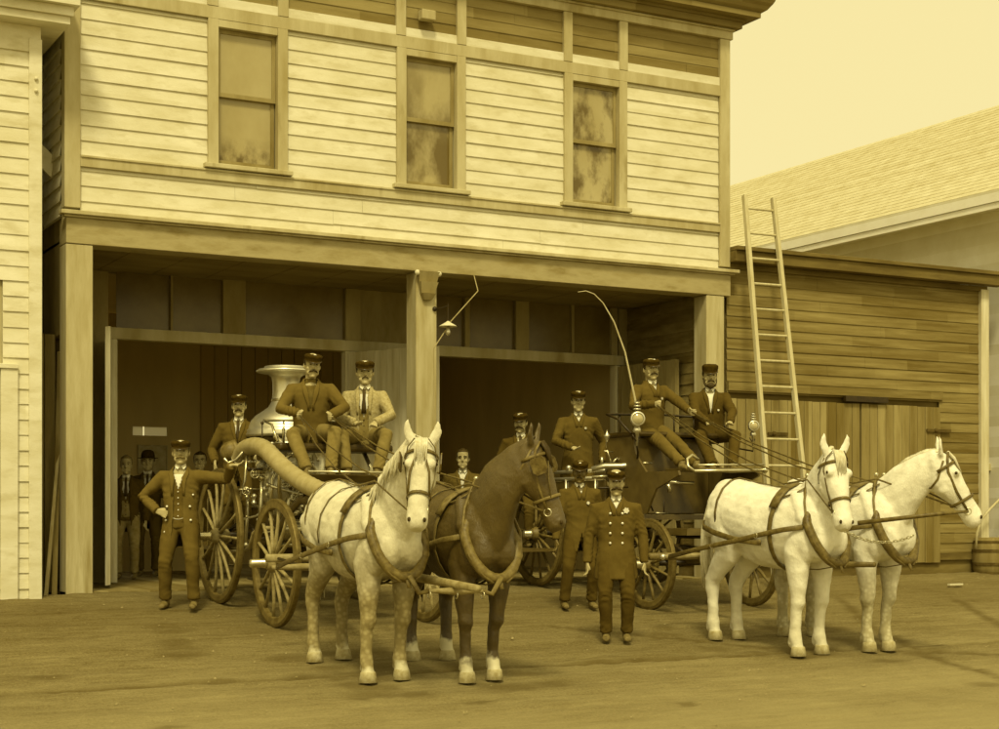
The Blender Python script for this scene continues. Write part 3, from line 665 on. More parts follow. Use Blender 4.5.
def hand(mb, W_, d, pn, side, curl=.5):
    """palm, four separate fingers and a thumb; d = pointing direction, pn = palm normal; side=+1 left hand"""
    d = Vector(d).normalized(); pn = Vector(pn); pn = (pn - d * pn.dot(d)).normalized(); ac = d.cross(pn) * side
    for t in (-.018, .0, .018): mb.tube([W_ - d * .02 + ac * t * .7, W_ + d * .045 + ac * t, W_ + d * .085 + ac * t * 1.25], [(.017, .014), (.017, .015), (.014, .012)], 8)
    for i, (o, ln) in enumerate(((-.033, .068), (-.011, .078), (.012, .074), (.034, .058))):
        p = W_ + d * .085 + ac * o; pts = [p - d * .015, p]; dd = d.copy(); q = p.copy()
        for s, c in ((.42, .6), (.32, .9), (.26, .8)):
            dd = (Matrix.Rotation(curl * c, 3, ac if True else ac) @ dd) if side < 0 else (Matrix.Rotation(-curl * c, 3, ac) @ dd)
            if dd.dot(pn) < 0 and curl > 0 and s > .4: pass
            q = q + dd * ln * s; pts.append(q.copy())
        mb.tube(pts, [.0095, .0095, .009, .0085, .007], 7)
    th = W_ + d * .03 - ac * .028
    mb.tube([W_ + d * .01 - ac * .012, th, th + d * .03 - ac * .018 + pn * .012, th + d * .055 - ac * .016 + pn * .022], [.014, .013, .0105, .008], 7)

HEAD = [(-.005, .022, .022, 0, -.058), (.008, .036, .04, 0, -.045), (.03, .051, .066, 0, -.022), (.06, .060, .081, 0, -.008), (.09, .066, .089, 0, .0), (.12, .0705, .0935, 0, .004),
        (.15, .073, .097, 0, .004), (.18, .070, .094, 0, .005), (.205, .058, .08, 0, .007), (.222, .038, .055, 0, .009), (.230, .015, .02, 0, .01)]
BODY = [(-.12, .13, .09), (-.02, .158, .108), (.10, .142, .098), (.26, .160, .112), (.38, .165, .10), (.45, .135, .078), (.50, .07, .06), (.53, .05, .05)]
COAT = [(-.30, .215, .165), (-.22, .21, .158), (-.06, .192, .145), (.08, .172, .130), (.27, .190, .142), (.37, .196, .136), (.435, .178, .115), (.485, .118, .090), (.525, .082, .078), (.545, .07, .07)]
VEST = [(a, b - .022, c - .020) for a, b, c in COAT]
SHIRT = [(a, b - .032, c - .029) for a, b, c in COAT]

def person(label, loc, rz=0, H=1.72, seated=False, lean=0, twist=0, side=0, pelvis=None, feet=None, wrists=None, ehint=None, hands=None, curl=.5,
           head=(0, 0, 0), coat='cloth_dark', trousers='cloth_dark', hem=-.26, style='open', cap='kepi', mous='thick', beard=False, hair='hair_dark', skin='skin',
           buttons=None, badge=None, tie=False, vest='cloth_dark', shirt='shirt', shoes='leather', group=None, legs=True, seed=1, chain=False, collar=True, khint=None, voxel=.0075, stout=1.0, ears=True, hat_h=1.0):
    k = H / 1.72
    P = Vector(pelvis or ((0, 0, .50) if seated else (0, 0, .925)))
    T = Matrix.Translation(P) @ Matrix.Rotation(twist, 4, 'Z') @ Matrix.Rotation(lean, 4, 'X') @ Matrix.Rotation(side, 4, 'Y')
    HM = T @ Matrix.Translation((0, .0, .552)) @ (T.to_quaternion().inverted().to_matrix().to_4x4()) @ Matrix.Rotation(head[0], 4, 'Z') @ Matrix.Rotation(head[1], 4, 'X') @ Matrix.Rotation(head[2], 4, 'Y')
    HM = HM @ Matrix.Translation((0, -.02, 0)) @ Matrix.Scale(1.12, 4)
    feet = feet or [(-.11, -.02, .085), (.11, -.02, .085)]
    if not legs: pass
    wrists = wrists or [(-.27, -.06, .82), (.27, -.06, .82)]
    ehint = ehint or [(-.5, .8, 0), (.5, .8, 0)]; khint = khint or [(-.15, -1, 0), (.15, -1, 0)]
    hands = hands or [((0, -.1, -1), (1, .2, 0)), ((0, -.1, -1), (-1, .2, 0))]
    rs = random.Random(seed * 7 + 3); HM = HM @ Matrix.Diagonal((rs.uniform(.94, 1.07), rs.uniform(.96, 1.04), rs.uniform(.97, 1.05), 1)); nl = rs.uniform(.9, 1.25); bw = rs.uniform(.8, 1.25)
    S = [T @ Vector((-.180 * stout, 0, .425)), T @ Vector((.180 * stout, 0, .425))]
    arms = [ik(S[i], wrists[i], .30, .265, ehint[i]) for i in (0, 1)]
    hips = [T @ Vector((-.09, 0, -.03)), T @ Vector((.09, 0, -.03))]
    lg = [ik(hips[i], feet[i], .43, .42, khint[i]) for i in (0, 1)]
    st = lambda secs: [(s[0], s[1] * stout, s[2] * stout) + tuple(s[3:]) for s in secs]
    # ---- body: one continuous surface
    mb = MB(); loft(mb, BODY, T); loft(mb, HEAD, HM, 24)
    mb.tube([T @ Vector((0, .012, .46)), HM @ Vector((0, .035, .0)), HM @ Vector((0, .03, .06))], [.060, .054, .052], 14)
    hp = lambda *p: HM @ Vector(p)
    q3 = HM.to_quaternion()
    mb.tube([hp(0, -.088, .138), hp(0, -.104, .098), hp(0, -.100 - .013 * nl, .086)], [.0095, .0145 * nl, .0135 * nl], 8); mb.ell(hp(0, -.098, .083), (.018 * nl, .015, .010), q=q3)
    for s in (-1, 1):
        if ears: mb.ell(hp(s * .076, .012, .105), (.008, .018, .032), q=q3)
        mb.ell(hp(s * .034, -.074, .143), (.027, .019, .010), q=q3); mb.ell(hp(s * .040, -.060, .085), (.027, .028, .030), q=q3); mb.ell(hp(s * .034, -.058, .045), (.028, .028, .028), q=q3)
    mb.ell(hp(0, -.084, .052), (.023, .012, .006), q=q3); mb.ell(hp(0, -.080, .041), (.02, .012, .007), q=q3); mb.ell(hp(0, -.083, .012), (.02, .014, .013), q=q3)
    for i, s in enumerate((-1, 1)):
        E_, W_ = arms[i]
        mb.tube([S[i] + (E_ - S[i]) * -.05, S[i].lerp(E_, .45), E_, E_.lerp(W_, .35), W_], [.052, .046, .038, .040, .026], 12)
        hand(mb, W_, hands[i][0], hands[i][1], s, curl)
        K_, A_ = lg[i]
        if legs:
            mb.tube([hips[i], hips[i].lerp(K_, .5), K_, K_.lerp(A_, .35), A_], [.085, .072, .053, .055, .036], 12)
            mb.tube([A_ + Vector((0, .03, -.045)), A_ + Vector((0, -.14, -.055))], [.035, .03], 10)
    root = mesh_obj('person', remesh(mb, voxel, 3, .45), M[skin]); root.location = loc; root.rotation_euler = (0, 0, rz); root.scale = (k, k, k)
    tag(root, label, 'person', group)
    cs = st(COAT)
    # ---- trousers
    if legs:
        mb = MB(); loft(mb, [(-.14, .12, .10), (-.02, .172, .128), (.12, .158, .115), (.2, .155, .115)], T)
        for i in (0, 1):
            K_, A_ = lg[i]; hx = hips[i]
            end = A_.lerp(K_, .04) + Vector((0, -.01, -.01))
            mb.tube([hx + (hx - K_).normalized() * .05, hx.lerp(K_, .3), hx.lerp(K_, .7), K_, K_.lerp(A_, .35), K_.lerp(A_, .75), end], [.098, .097, .084, .073, .070, .064, .066], 16)
        me = remesh(mb, .014, 3); wrinkle(me, .010, 6, seed, None, .6); folds(me, [(lg[i][0], lg[i][1] - hips[i], Vector((0, -1, 0))) for i in (0, 1)] + [(lg[i][1] + Vector((0, 0, .04)), lg[i][1] - lg[i][0], Vector((1, 0, 0))) for i in (0, 1)] + [(hips[i] + Vector((0, -.08, -.04)), Vector((.6 if i else -.6, 0, 1)), Vector((1, 0, 0))) for i in (0, 1)], .008); mesh_obj('trousers', me, M[trousers], root)
        for i in (0, 1):
            A_ = lg[i][1]; fd = (Vector((feet[i][0], 0, 0)) * .25 + Vector((0, -1, 0))).normalized()
            mb = MB(); b0 = A_ - Vector((0, 0, .085))
            mb.tube([A_ + Vector((0, .0, .03)), A_ + Vector((0, .005, -.03)), b0 - fd * .055 + Vector((0, 0, .03))], [.045, .047, .036], 12)
            mb.tube([b0 - fd * .065 + Vector((0, 0, .035)), b0 + fd * .02 + Vector((0, 0, .042)), b0 + fd * .11 + Vector((0, 0, .034)), b0 + fd * .185 + Vector((0, 0, .026))], [(.034, .033), (.043, .036), (.033, .044), (.022, .032)], 14, flat=(0, 0, 1))
            me = remesh(mb, .009, 3); 
            for v in me.vertices: v.co.z = max(v.co.z, b0.z + .002)
            mesh_obj('shoe', me, M[shoes], root)
    # ---- shirt front, vest, coat
    def trunk(secs, z0, z1):
        out = [(z0,) + tuple(interp2(secs, z0))] + [s for s in secs if z0 < s[0] < z1] + [(z1,) + tuple(interp2(secs, z1))]
        return out
    def interp2(secs, z):
        a = interp(secs, z); return (a[0], a[1])
    TI = T.inverted()
    def cut(me, wfun):
        bm = bmesh.new(); bm.from_mesh(me); dl = []
        for f in bm.faces:
            p = TI @ f.calc_center_median()
            if p.y < -.03 and abs(p.x) < wfun(p.z): dl.append(f)
        bmesh.ops.delete(bm, geom=dl, context='FACES'); bm.to_mesh(me); bm.free()
    # shirt
    mb = MB(); loft(mb, trunk(st(SHIRT), .0, .53), T); mb.tube([T @ Vector((0, .008, .49)), HM @ Vector((0, .03, -.008))], [.068, .064], 16)
    mesh_obj('shirt', remesh(mb, .012, 2), M[shirt], root)
    if style == 'open': wv = lambda z: 0 if z < .27 else .07 * (z - .27) / .2
    if style in ('open', 'suit'):
        mb = MB(); loft(mb, trunk(st(VEST), -.10, .49), T); me = remesh(mb, .011, 2); vz = .30 if style == 'open' else .20
        cut(me, lambda z: max(0, (z - vz) * .36)); wrinkle(me, .008, 12, seed + 5); mesh_obj('vest', me, M[vest], root)
        for j in range(5):
            z = vz - .03 - j * .062
            MB().ell(T @ front(st(VEST), 0, z, .004), .0085, 8, 5).build('button', M['badge'] if chain else M['tie'], root, True)
        if chain:
            pts = [T @ front(st(VEST), -.09 + .18 * t / 8, .02 - .03 * math.sin(PI * t / 8), .006) for t in range(9)]
            MB().tube(pts, .0035, 5).build('watch_chain', M['badge'], root)
    h_ = hem
    mb = MB(); loft(mb, trunk(cs, h_, .545), T)
    for i in (0, 1):
        E_, W_ = arms[i]; a0 = S[i] + (T.to_3x3() @ Vector(((.05, -.05)[i] * stout, 0, -.01)))
        cuff = W_.lerp(E_, -.02)
        mb.tube([a0, S[i], S[i].lerp(E_, .5), E_, E_.lerp(W_, .5), cuff], [.08, .078, .066, .058, .053, .047], 14)
    me = remesh(mb, .0115, 3)
    if style == 'open': wf = lambda z: .05 + .07 * max(0, (.1 - z)) + (.02 if z > .42 else 0)
    elif style == 'suit': wf = lambda z: .055 + .035 * max(0, (.05 - z) * 3) if z < .45 else .06
    elif style == 'double': wf = lambda z: max(0, (z - .38) * .42)
    elif style == 'single': wf = lambda z: max(0, (z - .40) * .5, (-.05 - z) * .28)
    elif style == 'vee': wf = lambda z: max(0, (z - .24) * .24, (-.04 - z) * .3)
    cut(me, wf); wrinkle(me, .009, 5.5, seed + 9, None, .55); folds(me, [(arms[i][0], arms[i][1] - S[i], Vector((0, -1, 0))) for i in (0, 1)] + [(arms[i][1].lerp(arms[i][0], .35), arms[i][1] - arms[i][0], Vector((1, 0, 0))) for i in (0, 1)] + [(S[i] + Vector((0, -.05, -.10)), Vector((.5 if i else -.5, 0, 1)), Vector((1, 0, 0))) for i in (0, 1)], .0085)
    c_ = mesh_obj('coat', me, M[coat], root)
    sm = c_.modifiers.new('s', 'SOLIDIFY'); sm.thickness = .008
    # lapels along the opening
    for s in (-1, 1):
        pts, rr = [], []
        zs = [.50, .46, .41, .35, .29, .23]
        for j, z in enumerate(zs):
            x = max(.012, wf(z)) * s + s * .012; pts.append(T @ front(cs, x, z, .004)); rr.append(((.004, .012 + .016 * math.sin(PI * min(1, j / 3.5)))))
        if style in ('double', 'single'): pts, rr = pts[:4], rr[:4]
        MB().tube(pts, [(b, a) for a, b in rr], 8, flat=(1, 0, 0)).build('lapel', M[coat], c_, True)
    # collar band of the coat
    pts = []
    for j in range(13):
        a = R(-28 + 236 * j / 12); pts.append(T @ Vector((.082 * math.cos(a), .004 + .080 * math.sin(a), .51 + .015 * math.sin(a))))
    MB().tube(pts, (.022, .010), 8, flat=(0, 0, 1)).build('collar', M[coat], c_, True)
    if collar and shirt != 'shirt_dark':
        for s in (-1, 1):
            MB().face([HM @ Vector((s * .004, -.046, -.018)), HM @ Vector((s * .046, -.035, .004)), HM @ Vector((s * .05, -.03, -.022)), HM @ Vector((s * .026, -.060, -.048))]).build('shirt_collar', M['shirt'], root)
    if tie:
        pts = [T @ front(st(SHIRT), 0, z, .010 + (.006 if z > .44 else 0)) for z in (.50, .47, .40, .32, .24)]
        mb = MB().tube(pts, [(.014, .010), (.018, .012), (.016, .006), (.024, .005), (.028, .005)], 8, flat=(1, 0, 0)); mb.build('necktie', M['tie'], root, True)
    for bx, bz, r_ in (buttons or []):
        MB().lathe([(.001, .006), (r_ * .7, .005), (r_, 0), (r_, -.006)], T @ front(cs, bx, bz, .012), T.to_3x3() @ Vector((bx * 2, -1, 0)), 10).build('coat_button', M['badge'], c_, True)
    if badge:
        bx, bz, r_ = badge; c0 = T @ front(cs, bx, bz, .012); q = Vector((0, 0, 1)).rotation_difference(T.to_3x3() @ Vector((bx * 2, -1, 0)))
        mb = MB(); vs = []
        for j in range(12):
            rr_ = r_ if j % 2 == 0 else r_ * .72; vs.append(c0 + q @ Vector((rr_ * math.cos(PI * j / 6), rr_ * math.sin(PI * j / 6), 0)))
        mb._faces(vs + [v + q @ Vector((0, 0, .006)) for v in vs], [tuple(range(12)), tuple(range(12, 24))] + [(j, (j + 1) % 12, 12 + (j + 1) % 12, 12 + j) for j in range(12)])
        mb.build('badge', M['badge'], c_)
    # ---- face: eyes, brows, moustache, hair, cap
    for s in (-1, 1):
        MB().ell(hp(s * .031, -.0840, .121), (.0115, .008, .0058), 10, 7, q3).build('eye', M['eye'], root, True)
        mb = MB().tube([hp(s * .014, -.093, .137), hp(s * .034, -.0915, .143), hp(s * .052, -.076, .139)], [.0042 * bw, .0056 * bw, .003], 6); mb.build('eyebrow', M[hair], root, True)
    if mous:
        wd = {'thick': .045, 'thin': .034, 'big': .055}[mous]; th = {'thick': .0105, 'thin': .007, 'big': .0135}[mous]
        mb = MB().tube([hp(-wd, -.078, .046), hp(-wd * .55, -.098, .060), hp(0, -.105, .068), hp(wd * .55, -.098, .060), hp(wd, -.078, .046)], [th * .4, th, th * .95, th, th * .4], 8)
        me = remesh(mb, .005, 1); wrinkle(me, .004, 90, seed); mesh_obj('moustache', me, M[hair], root)
    if beard:
        mb = MB(); mb.ell(hp(0, -.070, .012), (.045, .035, .040), q=q3)
        for s in (-1, 1): mb.tube([hp(s * .071, -.01, .095), hp(s * .064, -.03, .05), hp(s * .04, -.062, .01)], [.008, .014, .022], 8)
        me = remesh(mb, .006, 2); wrinkle(me, .008, 60, seed); mesh_obj('beard', me, M[hair], root)
    # hair: shell round the back and sides of the skull (full crown when bareheaded)
    mb = MB(); hs = [(z, rx + .007, ry + .008, 0, cy + .004) for z, rx, ry, cx, cy in HEAD if z >= .085]
    hs = hs if cap is None else [a for a in hs if a[0] < .2]
    if cap is None: hs.append((.238, .02, .026, 0, .012))
    loft(mb, hs, HM, 24); me = remesh(mb, .008, 1)
    HI = HM.inverted(); bm = bmesh.new(); bm.from_mesh(me); dl = []
    for f in bm.faces:
        p = HI @ f.calc_center_median(); zl = .192 if cap is None else .165
        if (p.y < -.03 and p.z < zl) or (p.y < .012 and p.z < .115) or p.z < .092: dl.append(f)
    bmesh.ops.delete(bm, geom=dl, context='FACES'); bm.to_mesh(me); bm.free(); wrinkle(me, .008, 50, seed); mesh_obj('hair', me, M[hair], root)
    if cap in ('kepi', 'tall'):
        hh = (.058 if cap == 'kepi' else .085) * hat_h; mb = MB()
        loft(mb, [(.160, .081, .104, 0, .0), (.185, .083, .106, 0, .0), (.160 + hh * .7, .088, .108, 0, -.004), (.160 + hh * .95, .086, .106, 0, -.006), (.160 + hh + .010, .066, .082, 0, -.008)], HM @ Matrix.Translation((0, 0, -.006)) @ Matrix.Rotation(.13, 4, 'X'), 26)
        me = remesh(mb, .008, 1); wrinkle(me, .005, 25, seed); c2 = mesh_obj('cap', me, M['cap'], root)
        mb = MB(); rows = []
        for t in range(4):
            row = []
            for j in range(13):
                a = PI + PI * (.06 + .88 * j / 12); e = t / 3
                row.append(mb.bm.verts.new(HM @ Vector(((.083 + .008 * e) * math.cos(a), (.104 + .052 * e) * math.sin(a), .164 - .034 * e * abs(math.sin(a)) ** 2 - .004 * e))))
            rows.append(row)
        for A, B in zip(rows, rows[1:]):
            for j in range(12): mb.bm.faces.new((A[j], A[j + 1], B[j + 1], B[j]))
        v_ = mb.build('visor', M['visor'], c2, True); v_.modifiers.new('s', 'SOLIDIFY').thickness = .004
        mb = MB().tube([HM @ Vector((.083 * math.cos(R(200 + 140 * j / 10)), .107 * math.sin(R(200 + 140 * j / 10)), .178)) for j in range(11)], .0035, 5); mb.build('cap_cord', M['badge'] if cap == 'tall' else M['visor'], c2)
        b_ = HM @ Vector((0, -.112, .160 + hh * .7))
        mb = MB().lathe([(.001, .010), (.014, .008), (.019, .0), (.019, -.01)], b_, HM.to_3x3() @ Vector((0, -1, .25)), 10); mb.build('cap_badge', M['badge'], c2, True)
    elif cap == 'bowler':
        mb = MB(); loft(mb, [(.165, .082, .105), (.21, .08, .10), (.25, .066, .084), (.268, .035, .045)], HM, 24); me = remesh(mb, .008, 2); c2 = mesh_obj('hat', me, M['cap'], root)
        mb = MB(); loft(mb, [(.160, .115, .135), (.168, .120, .14)], HM, 28); mb.build('hat_brim', M['cap'], c2, True)
    return root, T, HM, arms
# ============================================================ PEOPLE
def gx(x, y): return (x, y, gz(y))
foreman, _, _, _ = person('fireman with hand on hip and other arm stretched to the steam engine', gx(.86, -1.5), R(-26), 1.76, wrists=[(-.23, -.09, 1.00), (.54, -.20, 1.46)], ehint=[(-1, .55, .1), (.3, .9, -.5)],
    hands=[((1, -.35, -.35), (.3, .9, 0)), ((1, -.1, .1), (0, -.2, -1))], feet=[(-.16, -.0, .085), (.15, -.10, .085)], style='open', coat='cloth_mid', trousers='cloth_dark', vest='cloth_dark', chain=True, mous='thick', hair='hair_grey', head=(R(6), R(-2), 0), twist=R(-5),
    buttons=[(-.12, .12, .013), (-.13, -.02, .013), (-.14, -.14, .013), (.12, .12, .013), (.13, -.02, .013), (.145, -.12, .013), (.15, .24, .011)], seed=3, hem=-.3)
stoker, _, _, _ = person('fireman in white shirt and striped tie on the rear step beside the boiler', (1.88, -.42, .52), R(-28), 1.70, style='vee', tie=True, coat='cloth_dark', mous='thick', hair='hair_dark', seed=4, head=(R(4), 0, 0), wrists=[(-.25, -.18, .95), (.24, -.25, 1.05)])
SEAT1 = dict(seated=True, pelvis=(0, 0, .50))
driver1, _, _, D1A = person('moustached driver in dark open jacket holding reins on the steam engine seat', (2.08, -2.12, 1.235), R(-22), 1.76, seated=True, pelvis=(0, .06, .50), lean=R(9), feet=[(-.04, -.52, .085), (.20, -.50, .085)], khint=[(-.5, -1, .5), (.5, -1, .5)],
    wrists=[(-.12, -.36, .66), (.20, -.38, .64)], ehint=[(-1, .5, -.1), (1, .4, -.1)], hands=[((.3, -1, -.35), (1, .3, 0)), ((-.3, -1, -.3), (-1, .3, 0))], curl=.95, style='vee', hem=-.12, coat='cloth_mid', trousers='trousers_mid', shirt='shirt_dark', mous='thick', seed=6, head=(R(10), R(3), R(4)), stout=1.05)
officer, _, _, _ = person('man in pale tweed coat and dark necktie on the steam engine seat', (2.68, -2.16, 1.235), R(-30), 1.70, seated=True, pelvis=(0, .06, .48), lean=R(3), feet=[(-.13, -.50, .085), (.19, -.46, .085)], khint=[(-.4, -1, .5), (.6, -1, .5)],
    wrists=[(-.06, -.30, .60), (.15, -.33, .60)], ehint=[(-1, .6, -.1), (1, .5, -.1)], hands=[((.5, -1, -.3), (.2, .2, -1)), ((-.1, -1, -.6), (-.3, 0, -1))], curl=.6, style='suit', hem=-.10, coat='cloth_tweed', vest='trousers_mid', trousers='trousers_mid', tie=True, mous='thin', seed=7, head=(R(8), 0, 0))
boy = on_y(463, 447, 1.2)
person('bareheaded young man in an open white collar looking out from behind the brown horse', (boy.x, 1.2, .0), R(-30), 1.72, cap=None, mous=None, style='vee', coat='cloth_mid', seed=8, stout=1.08)
mm = on_y(521, 410, -.1)
person('fireman with very big drooping moustache partly hidden by the brown horse head', (mm.x, -.1, .45), R(-34), 1.70, mous='big', style='vee', tie=True, coat='cloth_black', seed=9, head=(R(-6), R(4), 0), wrists=[(-.25, -.15, .9), (.2, -.35, 1.1)])
tm = on_y(578, 388, -.5)
person('tall clean shaven fireman with a chest badge standing on the hose wagon', (tm.x, -.5, .66), R(-26), 1.76, mous=None, style='single', coat='cloth_dark', badge=(.08, .34, .017), wrists=[(-.10, -.30, 1.02), (.30, -.02, .86)], ehint=[(-1, .5, 0), (.6, .7, 0)], hands=[((.6, -1, -.3), (.3, .3, -1)), ((0, -.1, -1), (-1, .2, 0))], seed=10, stout=1.04, head=(0, R(2), 0))
person('dark skinned man in jacket with round badge standing beside the captain', gx(5.22, -2.42), R(-20), 1.66, skin='skin_dark', mous='thin', style='single', coat='cloth_dark', trousers='cloth_black', badge=(.075, .31, .022), seed=11, head=(R(-14), R(6), R(4)), feet=[(-.19, -.04, .085), (.15, .0, .085)], wrists=[(-.30, -.10, .80), (.26, .06, .82)], shoes='leather')
person('captain in a double breasted uniform coat with a star badge standing in the street', gx(4.30, -4.62), R(-31), 1.665, mous='big', style='double', coat='cloth_dark', trousers='cloth_black', seed=12,
    buttons=[(s * .062, z, .013) for s in (-1, 1) for z in (.37, .27, .17, .07)], badge=(.10, .40, .034), feet=[(-.10, -.04, .085), (.11, .0, .085)], wrists=[(-.29, -.02, .80), (.29, -.02, .80)], ehint=[(-.7, .6, 0), (.7, .6, 0)], hem=-.30, stout=1.06, tie=False, head=(R(2), R(1), 0), shoes='leather', hat_h=.85)
DR2, _, _, D2A = person('badged driver leaning back with reins on the hose wagon seat', (6.55, -1.92, 1.42), R(-14), 1.74, seated=True, pelvis=(0, .10, .50), lean=R(2), twist=R(14), feet=[(.14, -.62, .03), (.34, -.58, .03)], khint=[(-.1, -1, .4), (.4, -1, .4)],
    wrists=[(-.08, -.30, .74), (.33, -.36, .66)], ehint=[(-1, .5, -.2), (1, .5, -.1)], hands=[((.5, -1, -.2), (1, .3, 0)), ((0, -1, -.3), (-1, .3, 0))], curl=.95, style='single', hem=-.13, coat='cloth_dark', trousers='cloth_mid', mous='thick', badge=(.07, .33, .017), seed=13, head=(R(4), 0, R(-3)), stout=1.05)
chief, _, _, _ = person('bearded chief in tall badged cap and white shirt front on the hose wagon seat', (7.36, -1.98, 1.40), R(-28), 1.72, seated=True, pelvis=(0, .10, .47), lean=R(2), feet=[(-.05, -.52, .05), (.2, -.50, .05)], khint=[(-.4, -1, .4), (.6, -1, .4)],
    wrists=[(-.08, -.34, .57), (.19, -.36, .57)], ehint=[(-1, .5, -.1), (1, .5, -.1)], hands=[((.2, -1, -.4), (.2, .2, -1)), ((-.2, -1, -.4), (-.2, .2, -1))], style='vee', hem=-.12, coat='cloth_black', trousers='cloth_black', mous='thick', beard=True, cap='tall', badge=(.09, .27, .015), seed=14, head=(R(2), 0, 0), hair='hair_dark', stout=1.05, hat_h=.9)
for px, py, yy, H_, kw in ((126.5, 459, 3.3, 1.63, dict(label='fair bareheaded man in pale trousers nearest the left jamb inside the bay', cap=None, mous=None, trousers='trousers_pale', tie=True, style='suit', hair='hair_grey', seed=15)),
                       (148, 446, 4.2, 1.72, dict(label='dark haired man in a soft hat before the faded picture inside the left bay', cap='bowler', mous=None, style='suit', tie=True, seed=16)),
                       (200, 449, 3.6, 1.72, dict(label='bareheaded man standing in the shadow behind the outstretched arm inside the left bay', cap=None, mous=None, style='single', seed=17))):
    p_ = on_y(px, py, yy); lb = kw.pop('label')
    person(lb, (p_.x, yy, 0), R(-20), H_, coat='cloth_black', **kw)
# ============================================================ HORSES
def horse_mat(name, body, leg, dap, hoofline=.75, foot=None):
    m, nt, b = new_mat(name); L = nt.links.new
    tc = N(nt, 'ShaderNodeTexCoord'); sx = N(nt, 'ShaderNodeSeparateXYZ'); L(tc.outputs['Object'], sx.inputs[0])
    n1 = N(nt, 'ShaderNodeTexNoise', Scale=2.5, Detail=4); L(tc.outputs['Object'], n1.inputs['Vector'])
    vo = N(nt, 'ShaderNodeTexVoronoi', Scale=24); L(tc.outputs['Object'], vo.inputs['Vector'])
    n2 = N(nt, 'ShaderNodeTexNoise', Scale=9, Detail=4); L(tc.outputs['Object'], n2.inputs['Vector'])
    ad = N(nt, 'ShaderNodeMath', operation='MULTIPLY_ADD'); L(n1.outputs['Fac'], ad.inputs[0]); ad.inputs[1].default_value = .5; L(sx.outputs['Z'], ad.inputs[2])
    mr = N(nt, 'ShaderNodeMapRange'); L(ad.outputs[0], mr.inputs[0]); mr.inputs[1].default_value = hoofline + .25; mr.inputs[2].default_value = hoofline + .75
    low = N(nt, 'ShaderNodeMix', data_type='RGBA'); low.inputs[6].default_value = sep(leg); low.inputs[7].default_value = sep(body); L(mr.outputs[0], low.inputs[0])
    dp = N(nt, 'ShaderNodeMapRange'); L(vo.outputs['Distance'], dp.inputs[0]); dp.inputs[1].default_value = .15; dp.inputs[2].default_value = .6
    md = N(nt, 'ShaderNodeMath', operation='MULTIPLY'); L(dp.outputs[0], md.inputs[0])
    inv = N(nt, 'ShaderNodeMath', operation='MULTIPLY_ADD'); L(mr.outputs[0], inv.inputs[0]); inv.inputs[1].default_value = -.85 * dap; inv.inputs[2].default_value = dap; L(inv.outputs[0], md.inputs[1])
    m2 = N(nt, 'ShaderNodeMix', data_type='RGBA'); L(md.outputs[0], m2.inputs[0]); L(low.outputs[2], m2.inputs[6]); m2.inputs[7].default_value = sep(leg * .4)
    m3 = N(nt, 'ShaderNodeMix', data_type='RGBA', blend_type='MULTIPLY'); m3.inputs[0].default_value = .35; L(m2.outputs[2], m3.inputs[6])
    cr = N(nt, 'ShaderNodeValToRGB'); L(n2.outputs['Fac'], cr.inputs[0]); cr.color_ramp.elements[0].position = .3; cr.color_ramp.elements[0].color = (.5, .45, .35, 1); cr.color_ramp.elements[1].position = .6; cr.color_ramp.elements[1].color = (1, 1, 1, 1); L(cr.outputs[0], m3.inputs[7])
    fin = m3.outputs[2]
    if foot:
        a2 = N(nt, 'ShaderNodeMath', operation='MULTIPLY_ADD'); L(n2.outputs['Fac'], a2.inputs[0]); a2.inputs[1].default_value = .30; L(sx.outputs['Z'], a2.inputs[2])
        r2 = N(nt, 'ShaderNodeMapRange'); L(a2.outputs[0], r2.inputs[0]); r2.inputs[1].default_value = foot + .13; r2.inputs[2].default_value = foot + .19
        m5 = N(nt, 'ShaderNodeMix', data_type='RGBA'); L(r2.outputs[0], m5.inputs[0]); m5.inputs[6].default_value = sep(.62); L(fin, m5.inputs[7]); fin = m5.outputs[2]
    L(fin, b.inputs['Base Color']); b.inputs['Roughness'].default_value = .62 if body > .3 else .42; b.inputs['Specular IOR Level'].default_value = .25 if body > .3 else .6
    mp = N(nt, 'ShaderNodeMapping'); mp.inputs['Scale'].default_value = (40, 40, 14); L(tc.outputs['Object'], mp.inputs[0])
    n4 = N(nt, 'ShaderNodeTexNoise', Scale=3, Detail=4); L(mp.outputs[0], n4.inputs['Vector']); bp = N(nt, 'ShaderNodeBump', Strength=.45, Distance=.012); L(n4.outputs['Fac'], bp.inputs['Height']); L(bp.outputs[0], b.inputs['Normal'])
    return m
M['h_grey'] = horse_mat('dapple grey coat', .74, .42, .55, .66, foot=.10)
M['h_brown'] = horse_mat('dark bay coat', .10, .075, .1, foot=.17)
M['h_white'] = horse_mat('white horse coat', .86, .74, .12, .2)
M['h_white2'] = horse_mat('white coat with flecked legs', .86, .62, .5, .38)
M['mane_white'] = mat('pale mane', .66, .2, 40, (1, 1, .2), rough=.6, bump=.3)
M['mane_dark'] = mat('dark mane', .06, .4, 40, (1, 1, .2), rough=.5, bump=.3)
M['hoof'] = mat('dusty hoof', .42, .3, 20, rough=.7)
M['sock'] = mat('white sock', .66, .15, 20, rough=.8)
M['strap'] = mat('harness leather', .14, .5, 20, rough=.45, bump=.15)
M['strap_pale'] = mat('worn harness leather', .17, .4, 20, rough=.5, bump=.15)
M['nose'] = mat('nostril', .05, .2, 20, rough=.6)

